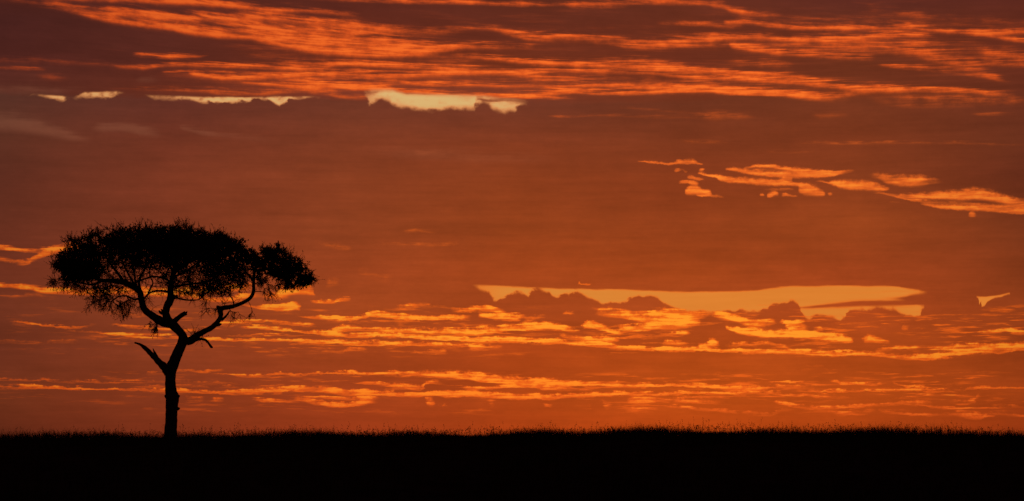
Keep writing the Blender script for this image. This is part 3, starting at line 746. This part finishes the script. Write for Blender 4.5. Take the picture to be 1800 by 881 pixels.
parts = [field(7500, 11, 96.0, 110.0, lambda y: 31.0 + 0 * y, 0.26, 0.47, 0.011),
         field(3800, 9, 76.0, 96.0, lambda y: y * 0.24 + 6, 0.26, 0.50, 0.012),
         field(3800, 9, 36.0, 76.0, lambda y: y * 0.24 + 6, 0.25, 0.50, 0.012)]
off, V, T, Q = 0, [], [], []
for v, t, q in parts:
    V.append(v); T.append(t + off); Q.append(q + off); off += len(v)
grass = mesh_np("grass", np.concatenate(V), np.concatenate(T), np.concatenate(Q), MAT_GRASS, smooth=False)
grass["kind"] = "stuff"
grass["label"] = "dense black sward of dry savanna grass along the skyline"
grass["category"] = "grass"

# ---------------------------------------------------------------- taller flowering stalks with loose seed heads
def stalks(n):
    V, T = [], []
    k = 0
    clump = RNG.uniform(-30, 30, 170)
    for i in range(n):
        x = RNG.uniform(-30, 30) if i % 3 else clump[RNG.integers(170)] + RNG.normal(0, 0.35)
        y = RNG.uniform(97, 107)
        right = np.interp(x, [-25, 0, 8, 25], [0.82, 0.88, 0.92, 0.92])
        h = np.clip(0.30 + RNG.gamma(1.8, 0.085), 0.32, 0.90) * right
        z = float(terrain(np.array(x), np.array(y)))
        a = RNG.uniform(0, 2 * math.pi)
        lean = h * RNG.uniform(0.02, 0.28)
        P = [np.array([x + math.cos(a) * lean * t ** 2, y + math.sin(a) * lean * t ** 2, z + h * t]) for t in (0, 0.4, 0.75, 1.0)]
        wr = RNG.uniform(0.0025, 0.0042)
        for j in range(3):                                # thin three-sided stem
            r0, r1 = wr * (1 - 0.22 * j), wr * (1 - 0.22 * (j + 1))
            for q, r in ((P[j], r0), (P[j + 1], r1)):
                for s in range(3):
                    V.append(q + np.array([math.cos(2.094 * s) * r, math.sin(2.094 * s) * r, 0]))
            for s in range(3):
                s2 = (s + 1) % 3
                T += [(k + s, k + s2, k + 3 + s2), (k + s, k + 3 + s2, k + 3 + s)]
            k += 6
        nseed = RNG.integers(2, 7)
        for j in range(nseed):                            # spikelets
            t = RNG.uniform(0.74, 1.0)
            c = np.array([x + math.cos(a) * lean * t ** 2, y + math.sin(a) * lean * t ** 2, z + h * t])
            d = RNG.normal(0, 1, 3); d[2] = abs(d[2]) * 0.8 - 0.2
            d /= np.linalg.norm(d)
            o = RNG.normal(0, 1, 3); o -= d * o.dot(d); o /= np.linalg.norm(o)
            L, W = RNG.uniform(0.025, 0.07), RNG.uniform(0.006, 0.014)
            e = np.cross(d, o)
            c2 = c + d * L
            V += [c, c + d * L * 0.6 + o * W, c2, c + d * L * 0.6 - o * W, c + d * L * 0.6 + e * W, c + d * L * 0.6 - e * W]
            T += [(k, k + 1, k + 2), (k, k + 2, k + 3), (k, k + 4, k + 2), (k, k + 2, k + 5)]
            k += 6
    return V, T


v, t = stalks(4600)
seed_grass = mesh_np("seed_grass", v, t, None, MAT_GRASS, smooth=False)
seed_grass["kind"] = "stuff"
seed_grass["label"] = "thin flowering grass stalks with loose seed heads above the sward"
seed_grass["category"] = "grass"

# ================================================================ the lone acacia
TREE_D = 100.0
U = TREE_D / PX                              # metres per photo pixel at the tree
BX, BY = 300.0, 768.0                        # its foot in the photo
tree_x = (BX - 900) / PX * TREE_D
tree_z = EYE + (HROW - BY) / PX * TREE_D
ground_z = float(terrain(np.array(tree_x), np.array(TREE_D)))
tree = bpy.data.objects.new("acacia_tree", None)
COL.objects.link(tree)
tree.location = (tree_x, TREE_D, tree_z)
tree["label"] = "lone flat-topped acacia tree standing in black silhouette on the grassy rise"
tree["category"] = "tree"


def L3(px, py, d=0.0):
    return np.array([(px - BX) * U, d, (BY - py) * U])


def resample(pts, step):
    """Catmull-Rom through (x, y, z, r) rows"""
    P = np.array(pts, float)
    P = np.vstack([2 * P[0] - P[1], P, 2 * P[-1] - P[-2]])
    out = []
    for i in range(1, len(P) - 2):
        n = max(2, int(np.linalg.norm(P[i + 1][:3] - P[i][:3]) / step))
        for t in np.linspace(0, 1, n, endpoint=False):
            a, b, c, d = P[i - 1], P[i], P[i + 1], P[i + 2]
            out.append(0.5 * ((2 * b) + (c - a) * t + (2 * a - 5 * b + 4 * c - d) * t * t + (3 * b - a - 3 * c + d) * t ** 3))
    out.append(P[-2])
    out = np.array(out)
    out[:, 3] = np.maximum(out[:, 3], 0.004)
    return out


def sweep(path, sides, rough=0.0, seed=0.0, flat_end=False):
    """closed tapering tube along (x,y,z,r) rows, with knobbly bark"""
    n = len(path)
    C, R = path[:, :3], path[:, 3]
    tan = np.gradient(C, axis=0)
    tan /= np.linalg.norm(tan, axis=1)[:, None] + 1e-9
    ref = np.array([0, 1.0, 0])
    V = []
    for i in range(n):
        a = ref - tan[i] * ref.dot(tan[i])
        a /= np.linalg.norm(a) + 1e-9
        b = np.cross(tan[i], a)
        th = np.arange(sides) * 2 * math.pi / sides
        k = 1.0
        if rough:
            k = 1 + rough * (np.sin(3 * th + i * 0.33 + seed) * 0.5 + np.sin(5 * th - i * 0.71 + 2 * seed) * 0.3 + np.sin(2 * th + i * 1.3 + seed * 3) * 0.35)
        r = R[i] * k * np.ones(sides)
        V.append(C[i] + np.outer(np.cos(th) * r, a) + np.outer(np.sin(th) * r, b))
    V = np.concatenate(V)
    q = []
    for i in range(n - 1):
        for s in range(sides):
            s2 = (s + 1) % sides
            q.append((i * sides + s, i * sides + s2, (i + 1) * sides + s2, (i + 1) * sides + s))
    V = np.vstack([V, C[0] - tan[0] * R[0] * 0.3, C[-1] + tan[-1] * R[-1] * (0.15 if flat_end else 0.8)])
    t = [(n * sides, (s + 1) % sides, s) for s in range(sides)] + [(n * sides + 1, (n - 1) * sides + s, (n - 1) * sides + (s + 1) % sides) for s in range(sides)]
    return V, t, q


SKEL = []           # nodes the twigs may start from: (pos, radius)


def limb(name, pts, sides=14, rough=0.10, flat_end=False, grow=True, seed=0.0, extra=(), step=0.05, label=None):
    rows = [tuple(L3(p[0], p[1], p[3] if len(p) > 3 else 0.0)) + (p[2] * U,) for p in pts]
    path = resample(rows, step)
    V, T, Q = sweep(path, sides, rough, seed, flat_end)
    V, T, Q, off = [V], [np.array(T)], [np.array(Q)], len(V)
    for e in extra:                              # knots, splinters belonging to the same limb
        er = [tuple(L3(p[0], p[1], p[3] if len(p) > 3 else 0.0)) + (p[2] * U,) for p in e]
        v, t, q = sweep(resample(er, step * 0.6), 8, rough, seed + 1)
        V.append(v); T.append(np.array(t) + off); Q.append(np.array(q) + off); off += len(v)
    ob = mesh_np(name, np.concatenate(V), np.concatenate(T), np.concatenate(Q), MAT_BARK, tree)
    if label: ob["label"] = label
    if grow:
        for r in path[::2]: SKEL.append((r[:3], r[3]))
    return ob


limb("trunk", [(300, 776, 12.5), (300, 765, 11.4), (300.6, 745, 10.6), (301.6, 725, 10.4), (302.6, 707, 11.2), (302.4, 697, 11.6), (300.4, 687, 10.2), (299.6, 667, 9.0),
               (299.8, 655, 9.6), (301.5, 646, 10.5), (306, 637, 9.6), (311, 623.5, 9.2), (318, 608, 8.6), (322, 598, 8.8), (320.5, 589.5, 7.6), (315, 582.5, 7.4), (308, 575.5, 8.2), (300, 568, 8.4), (295, 563, 7.6)],
     18, 0.05, grow=False, seed=0.4, extra=[[(309, 719, 4), (313.5, 718.5, 3), (316, 718, 1.2)], [(309, 699, 6), (313, 697, 4.0), (315.6, 696, 1.5)], [(293, 697, 5), (290, 696, 2)]])
limb("branch", [(300, 569, 8.2), (291, 567, 8.4), (281.7, 564, 7.8), (268, 555.5, 6.6), (257, 547, 6.1), (251, 537, 5.7), (248, 523.6, 5.4), (244.5, 512, 5.6), (236, 504.5, 5.8, -.2), (221, 498.5, 5.0, -.5), (203, 496, 4.2, -.8), (186, 496, 3.2, -1.0), (168, 489, 2.6, -1.2), (148, 479, 2.0, -1.2), (128, 468, 1.3, -1.2)], 14, 0.08, seed=1.1,
     extra=[[(262, 552, 3), (256, 553, 1.2)]])
limb("branch", [(299, 570, 7.6), (295, 562, 7.4), (291.5, 551, 6.3), (293, 540, 6.4), (299, 529, 6.8), (300, 518, 5.8), (299, 508, 4.9), (300.5, 496, 4.8, .2), (302, 480, 4.2, .4), (306, 466, 3.6, .6), (310, 447, 2.8, .8), (314, 425, 1.8, 1.0)], 14, 0.09, seed=2.3,
     extra=[[(304, 523, 5), (309, 521.5, 3.2), (312.5, 520.5, 1.4)], [(291, 550, 4), (285, 551, 3.0), (281, 548.5, 2.2), (279.5, 546, 1.2)], [(292, 553, 3), (286, 547, 2.2), (283, 543.5, 1.0)]])
limb("branch", [(321, 601, 7.5), (328, 599.5, 6.6), (336, 596.5, 6.0), (345, 590.6, 5.4), (359, 582.7, 5.0), (370, 577, 4.6), (379, 570, 4.5), (386, 561, 4.0), (388.5, 552, 4.2), (386.5, 545, 5.0), (392, 541.5, 4.4), (409, 539, 3.6), (422.5, 534, 3.2), (436, 527, 3.2), (443.5, 519, 3.2), (446.3, 510, 3.0, -.1), (447, 497, 2.7, -.3), (449, 480, 2.4, -.4), (456, 467, 2.0, -.5), (470, 457, 1.5, -.5), (488, 449, 1.0, -.5)], 14, 0.09, seed=3.7,
     extra=[[(380, 571, 3.5), (386, 570.5, 2.6), (389, 569.5, 1.4)], [(387, 543, 4.5), (383, 540, 3.4), (381.5, 538, 1.8)], [(389, 563, 2.5), (396, 557, 2.0), (401, 551, 1.5), (403, 547, 1.0)]])
limb("broken_branch", [(296, 656, 8), (291, 648.5, 7.6), (284, 641, 6.4), (276, 632.4, 5.4), (268, 624.7, 4.5), (260, 617, 4.1), (252, 609.5, 3.3), (246, 605.4, 2.1), (236.5, 602.3, 1.5)], 12, 0.16, True, False, 4.2,
     extra=[[(277, 634, 4), (274.5, 626.5, 3.2), (271.5, 619, 1.9), (268.8, 612.5, 0.5)], [(254, 611, 2.6), (249, 605.5, 1.0)]], label="dead bare broken branch forking low on the trunk")
limb("broken_branch", [(303, 571, 7), (305.6, 565.5, 5.2), (313.5, 559, 4.2), (320, 554, 4.0), (326.5, 550.5, 4.0)], 12, 0.12, True, False, 5.5,
     extra=[[(323, 553, 3), (328, 549, 1.6), (329, 547.5, .6)], [(323, 552.5, 3), (328.5, 552.5, 1.2)]], label="short thick snapped-off stub above the fork")
limb("broken_branch", [(329, 602, 5.5), (336, 600.8, 5.0), (345, 597.4, 3.2), (354.4, 596.0, 2.4), (362, 598.4, 2.1), (368, 605.2, 2.0), (371.5, 610, 2.3), (374, 610.5, 1.6)], 10, 0.14, True, False, 6.1,
     label="thin crooked dead branch hanging down to the right")
# secondary limbs
SECOND = [
 [(297, 514, 2.2), (288, 512, 1.9, -.1), (277.5, 512, 1.8, -.2), (268, 514.5, 1.6, -.3), (261, 519, 1.5, -.3), (254, 527, 1.8, -.2)],
 [(297, 494, 2.2), (290, 490, 1.9), (280, 487, 1.7, .1), (270, 485.5, 1.7, .2), (260, 487.5, 1.6, .2), (248, 492, 1.6, .1), (236, 498, 2.0, 0), (226, 501, 2.0, -.1)],
 [(247, 512, 2.6), (243, 496, 2.4, .2), (245, 484, 2.2, .4), (250, 472, 1.8, .6), (252, 455, 1.4, .9), (246, 435, 1.0, 1.2)],
 [(262, 519, 1.6, -.3), (266, 508, 1.4, -.3), (270, 498, 1.3, -.2), (264, 485, 1.2, -.1), (262, 470, 1.0, .1)],
 [(222, 499, 3.0, -.5), (214, 486, 2.4, -.7), (205, 472, 2.0, -1.0), (195, 455, 1.5, -1.3), (190, 432, 1.0, -1.5)],
 [(186, 496, 2.6, -1.0), (176, 503, 2.0, -1.1), (160, 503, 1.6, -1.2), (142, 498, 1.2, -1.3), (120, 494, .8, -1.3)],
 [(168, 489, 2.2, -1.2), (160, 470, 1.8, -.8), (154, 450, 1.4, -.4), (160, 428, 1.0, 0)],
 [(302, 480, 3.0, .4), (316, 468, 2.4, .6), (332, 456, 2.0, .8), (350, 442, 1.6, 1.2), (366, 424, 1.0, 1.5)],
 [(306, 466, 2.8, .6), (294, 450, 2.2, .2), (280, 436, 1.7, -.3), (266, 416, 1.1, -.7)],
 [(301, 488, 2.8, .3), (314, 486, 2.2, -.5), (332, 482, 1.8, -1.2), (352, 472, 1.5, -1.8), (376, 458, 1.2, -2.2), (396, 444, .8, -2.4)],
 [(300, 505, 2.6), (312, 500, 2.0, .6), (328, 496, 1.7, 1.2), (350, 490, 1.4, 1.8), (372, 480, 1.1, 2.2)],
 [(303, 521, 2.2), (316, 525, 1.6, .2), (330, 527, 1.3, .3), (345, 526, 1.0, .4), (356, 520, .8, .4)],
 [(447, 497, 2.0, -.3), (438, 484, 1.7, -.2), (426, 472, 1.4, 0), (410, 460, 1.1, .3), (396, 446, .8, .5)],
 [(449, 480, 2.0, -.4), (444, 465, 1.6, -.6), (440, 450, 1.2, -.8), (436, 438, .8, -.8)],
 [(450, 477, 1.8, -.4), (468, 472, 1.5, .2), (486, 472, 1.2, .7), (508, 476, 1.0, .9), (532, 484, .7, 1.0)],
 [(247, 524, 2.4), (238, 527, 1.8, -.3), (226, 522, 1.5, -.6), (214, 524, 1.2, -.8), (202, 532, .9, -.9)],
 [(306, 470, 2.4, .5), (312, 460, 2.0, 1.5), (318, 446, 1.6, 2.5), (322, 430, 1.1, 3.2)],
 [(303, 478, 2.4, .3), (300, 462, 2.0, -.9), (296, 446, 1.6, -2.0), (292, 428, 1.1, -2.9)],
 [(240, 503, 2.6, -.1), (232, 488, 2.0, .8), (224, 468, 1.7, 1.6), (216, 444, 1.1, 2.2)],
 [(245, 513, 2.4, 0), (240, 498, 2.0, -1.0), (232, 476, 1.6, -1.8), (226, 448, 1.0, -2.4)],
]
for i, s in enumerate(SECOND): limb("branch", s, 8, 0.06, seed=7 + i, step=0.08)

# ---------------------------------------------------------------- twigs grown through the crown towards leaf clusters
# (cx, cy, rx, ry) in tree-plane pixels, depth centre, depth half width [m], clusters, droop, sprigs per cluster, leaves per sprig
CLUMPS = [
 (300, 431, 118, 27, 0.0, 3.9, 560, 0.15, 5, 8), (270, 423, 90, 20, 0.3, 3.0, 240, 0.2, 5, 8), (345, 427, 62, 20, 0, 2.6, 150, 0.2, 5, 8),
 (250, 448, 70, 24, 0.0, 3.6, 210, 0.0, 5, 7), (345, 452, 62, 24, 0, 3.2, 170, 0.0, 5, 6),
 (154, 464, 46, 32, -0.9, 2.0, 260, 0.0, 5, 8), (142, 478, 35, 20, -1.0, 1.6, 110, -0.1, 5, 8), (172, 432, 38, 22, -0.2, 2.2, 100, 0.3, 5, 7), (121, 468, 17, 24, -1.0, 1.0, 40, 0, 4, 7),
 (400, 448, 46, 30, 0.0, 2.4, 170, 0.1, 5, 7), (425, 447, 24, 16, -.4, 1.4, 36, 0.2, 4, 6),
 (486, 462, 38, 25, 0.0, 1.9, 150, 0.05, 5, 8), (510, 478, 38, 15, 0.3, 1.6, 105, -0.1, 5, 8), (480, 446, 22, 14, -.2, 1.2, 40, 0.4, 5, 7), (535, 489, 18, 8, 0.6, .9, 30, -0.2, 5, 7),
 (340, 490, 58, 30, 0.0, 2.4, 160, -0.3, 6, 2), (398, 486, 44, 28, 0.0, 2.0, 150, -0.2, 6, 3), (325, 508, 42, 16, .2, 1.4, 37, -0.5, 6, 0), (430, 482, 20, 26, -.2, 1.2, 31, -.1, 5, 2), (370, 508, 34, 16, 0, 1.2, 44, -.4, 6, 1),
 (446, 453, 13, 14, -.5, 1.2, 24, .2, 5, 6), (455, 468, 14, 14, -.4, 1.0, 26, 0, 5, 6), (462, 486, 14, 12, -.2, .9, 22, -.2, 5, 5),
 (205, 520, 42, 26, -0.8, 1.3, 79, -0.6, 6, 1), (175, 508, 38, 16, -1.2, 1.2, 53, -0.5, 5, 2), (235, 538, 22, 16, -.6, .8, 18, -0.8, 5, 0), (172, 535, 22, 12, -1, .8, 12, -.6, 5, 1), (215, 545, 24, 12, -.8, .8, 12, -.9, 5, 1), (125, 500, 26, 10, -1.2, 1.0, 31, -0.5, 5, 2),
 (272, 497, 30, 24, 0.0, 1.4, 24, -0.2, 5, 0), (262, 530, 14, 14, -.2, .8, 8, -.2, 5, 0), (225, 478, 40, 20, 0, 2.4, 60, 0, 5, 2), (280, 468, 40, 16, 0, 2.6, 57, 0, 5, 2), (190, 490, 26, 10, -1, 1.2, 21, 0, 5, 2),
 (474, 512, 12, 15, 0, .6, 12, -0.9, 5, 1), (500, 499, 18, 10, .3, .8, 28, -.6, 5, 5), (456, 500, 10, 12, 0, .5, 7, -.6, 4, 1), (525, 496, 18, 6, .5, .8, 18, -.6, 5, 5),
 (410, 551, 14, 9, 0.0, .4, 7, -0.7, 5, 0), (368, 543, 18, 12, 0.1, .5, 9, -0.7, 5, 0), (350, 530, 30, 8, .1, .6, 8, -.7, 5, 0), (440, 545, 8, 12, 0, .3, 3, -1, 4, 1),
 (274, 576, 4.5, 13, -.1, .25, 9, -1.0, 4, 2), (262, 570, 8, 10, 0, .3, 4, -.8, 4, 1), (350, 594, 8, 4, 0, .25, 8, 0.1, 3, 2), (340, 586, 6, 4, 0, .25, 5, 0.5, 3, 1), (402, 533, 16, 5, 0, .3, 6, .4, 4, 0),
 (258, 404.0, 14, 5, 0, 1.5, 11, .8, 5, 2), (320, 404.0, 26, 5, 0, 1.5, 16, .8, 5, 2), (205, 407.0, 14, 5, 0, 1.2, 9, .8, 5, 2), (172, 418.0, 16, 7, -.2, 1.2, 11, .8, 5, 2), (385, 420.0, 16, 6, 0, 1.2, 11, .8, 5, 2), (412, 434.0, 14, 6, 0, 1.2, 11, .7, 5, 2), (130, 428, 12, 8, -.6, 1.0, 11, .5, 5, 2), (505, 448.0, 12, 6, 0, 1, 9, .6, 5, 3), (525, 462, 10, 8, .2, .8, 10, .5, 5, 2), (104, 468, 5, 20, -1, .8, 11, 0, 5, 1), (545, 486, 8, 6, .6, .5, 7, 0, 5, 1),
]
nodes_p = [np.array(p) for p, r in SKEL]
nodes_r = [r for p, r in SKEL]
parent_i = [-1] * len(nodes_p)
n_skel = len(nodes_p)
NP = np.zeros((60000, 3))
NP[:n_skel] = nodes_p
cnt = n_skel
par = np.full(60000, -1)
tips = []
targets = []
for (cx, cy, rx, ry, dc, dr, n, droop, sp, lv) in CLUMPS:
    m = 0
    while m < n:
        u = RNG.uniform(-1, 1, 3)
        if (u ** 2).sum() > 1: continue
        m += 1
        targets.append((L3(cx + u[0] * rx, cy + u[1] * ry, dc + u[2] * dr), droop, sp, lv))
sk = np.array(nodes_p)
d0 = [float(((sk - t[0]) ** 2).sum(1).min()) for t in targets]
for k in np.argsort(d0):
    tgt, droop, sp, lv = targets[k]
    dist = ((NP[:cnt] - tgt) ** 2).sum(1)
    dist[n_skel:cnt] *= 1.15
    j = int(dist.argmin())
    D = math.sqrt(((NP[j] - tgt) ** 2).sum())
    ns = max(1, int(D / 0.13))
    a, b = NP[j].copy(), tgt
    side = RNG.normal(0, 1, 3)
    bow = side / np.linalg.norm(side) * D * RNG.uniform(0.03, 0.16)
    prev = j
    for s in range(1, ns + 1):
        t = s / ns
        p = a + (b - a) * t + bow * math.sin(math.pi * t) + (RNG.normal(0, 0.018, 3) if s < ns else 0)
        NP[cnt] = p
        par[cnt] = prev
        prev = cnt
        cnt += 1
    tips.append((prev, droop, sp, lv))
load = np.zeros(cnt)
for (i, *_r) in tips: load[i] += 1
for i in range(cnt - 1, n_skel - 1, -1): load[par[i]] += load[i]
rad = 0.0082 * np.power(np.maximum(load, 1), 0.42)
rad = np.minimum(rad, 0.045)

TV, TQ = [], []
off = 0
cs = np.array([[1, 0], [-0.5, 0.866], [-0.5, -0.866]])


def stick(A, B, ra, rb):
    """many three-sided sticks at once"""
    global off
    d = B - A
    d = d / (np.linalg.norm(d, axis=1)[:, None] + 1e-9)
    ref = np.where(np.abs(d[:, 2:3]) > 0.9, np.array([[1.0, 0, 0]]), np.array([[0, 0, 1.0]]))
    e1 = np.cross(d, ref)
    e1 /= np.linalg.norm(e1, axis=1)[:, None] + 1e-9
    e2 = np.cross(d, e1)
    ring = e1[:, None, :] * cs[None, :, 0, None] + e2[:, None, :] * cs[None, :, 1, None]
    V = np.concatenate([A[:, None] + ring * ra[:, None, None], B[:, None] + ring * rb[:, None, None]], 1)
    k = np.arange(len(A))[:, None] * 6 + off
    for q in ((0, 1, 4, 3), (1, 2, 5, 4), (2, 0, 3, 5)): TQ.append(k + np.array([q]))
    TV.append(V.reshape(-1, 3))
    off += len(A) * 6


ids = np.arange(n_skel, cnt)
ra = np.where(par[ids] >= n_skel, rad[par[ids]], rad[ids] * 1.15)
stick(NP[par[ids]], NP[ids], np.minimum(ra, rad[ids] * 1.6), rad[ids])

# sprigs at every tip, each set with leaves
SA, SD, SL, LN = [], [], [], []
for (i, droop, sp, lv) in tips:
    ax = NP[i] - NP[par[i]]
    ax = ax / (np.linalg.norm(ax) + 1e-9)
    for s in range(sp):
        d = RNG.normal(0, 1, 3)
        d = d / np.linalg.norm(d) + ax * 0.5 + np.array([0, 0, droop * 1.3])
        d /= np.linalg.norm(d)
        SA.append(NP[i] - ax * RNG.uniform(0, 0.12)); SD.append(d); SL.append(RNG.uniform(0.14, 0.36) * (1.0 if lv > 4 else 1.6 if droop > 0.3 else 1.5)); LN.append(lv)
SA, SD, SL, LN = np.array(SA), np.array(SD), np.array(SL), np.array(LN)
kink = RNG.normal(0, 0.25, SD.shape)
D2 = SD + kink
D2 /= np.linalg.norm(D2, axis=1)[:, None]
MID = SA + SD * SL[:, None] * 0.5
END = MID + D2 * SL[:, None] * 0.5
one = np.ones(len(SA))
stick(SA, MID, 0.0076 * one, 0.0062 * one)
stick(MID, END, 0.0062 * one, 0.0034 * one)
# thorny side spurs
sel = RNG.uniform(size=len(SA)) < 0.5
sd = RNG.normal(0, 1, (sel.sum(), 3))
sd /= np.linalg.norm(sd, axis=1)[:, None]
stick(MID[sel], MID[sel] + (sd + SD[sel]) * RNG.uniform(0.04, 0.11, (sel.sum(), 1)), 0.0045 * one[sel], 0.0018 * one[sel])
# a few long whips that stick out of the top
WH = [((178, 398), (165, 386.5)), ((207, 393), (200, 382.5)), ((264, 393), (262, 385)), ((285, 392), (284, 386)), ((349, 396), (348.5, 388.5)), ((367, 402), (368.5, 395)), ((469, 432), (463, 425.5)), ((455, 432), (466, 424)), ((545, 486), (557, 487)), ((105, 452), (97, 446)), ((388, 408), (386, 401)), ((240, 403), (247, 393)), ((315, 394), (318, 388))]
wa = np.array([L3(*a, RNG.uniform(-.5, .5)) for a, b in WH])
wb = np.array([L3(*b, 0) for a, b in WH])
stick(wa * 1.5 - wb * 0.5, wb, np.full(len(wa), 0.011), np.full(len(wa), 0.004))
twigs = mesh_np("twigs", np.concatenate(TV), None, np.concatenate(TQ), MAT_BARK, tree, smooth=False)
twigs["kind"] = "stuff"

# leaves: small pinnate leaflet groups, one narrow folded diamond each
idx = np.repeat(np.arange(len(SA)), np.ceil(LN * 2.2).astype(int))
n = len(idx)
tt = RNG.uniform(0.1, 1.02, n)[:, None]
c = np.where(tt < 0.5, SA[idx] + (MID[idx] - SA[idx]) * tt * 2, MID[idx] + (END[idx] - MID[idx]) * (tt - 0.5) * 2)
d = RNG.normal(0, 1, (n, 3)); d /= np.linalg.norm(d, axis=1)[:, None]
o = RNG.normal(0, 1, (n, 3)); o -= d * (d * o).sum(1)[:, None]; o /= np.linalg.norm(o, axis=1)[:, None]
ln, wd = RNG.uniform(0.035, 0.080, (n, 1)), RNG.uniform(0.010, 0.024, (n, 1))
up = np.cross(d, o)
V = np.stack([c, c + d * ln * 0.55 + o * wd, c + d * ln + up * wd * 0.2, c + d * ln * 0.55 - o * wd], 1).reshape(-1, 3)
k = np.arange(n)[:, None] * 4
leaves = mesh_np("crown", V, np.concatenate([k + np.array([[0, 1, 2]]), k + np.array([[0, 2, 3]])]), None, MAT_LEAF, tree, smooth=False)
leaves["kind"] = "stuff"
leaves["label"] = "flat-topped crown of small feathery leaves"
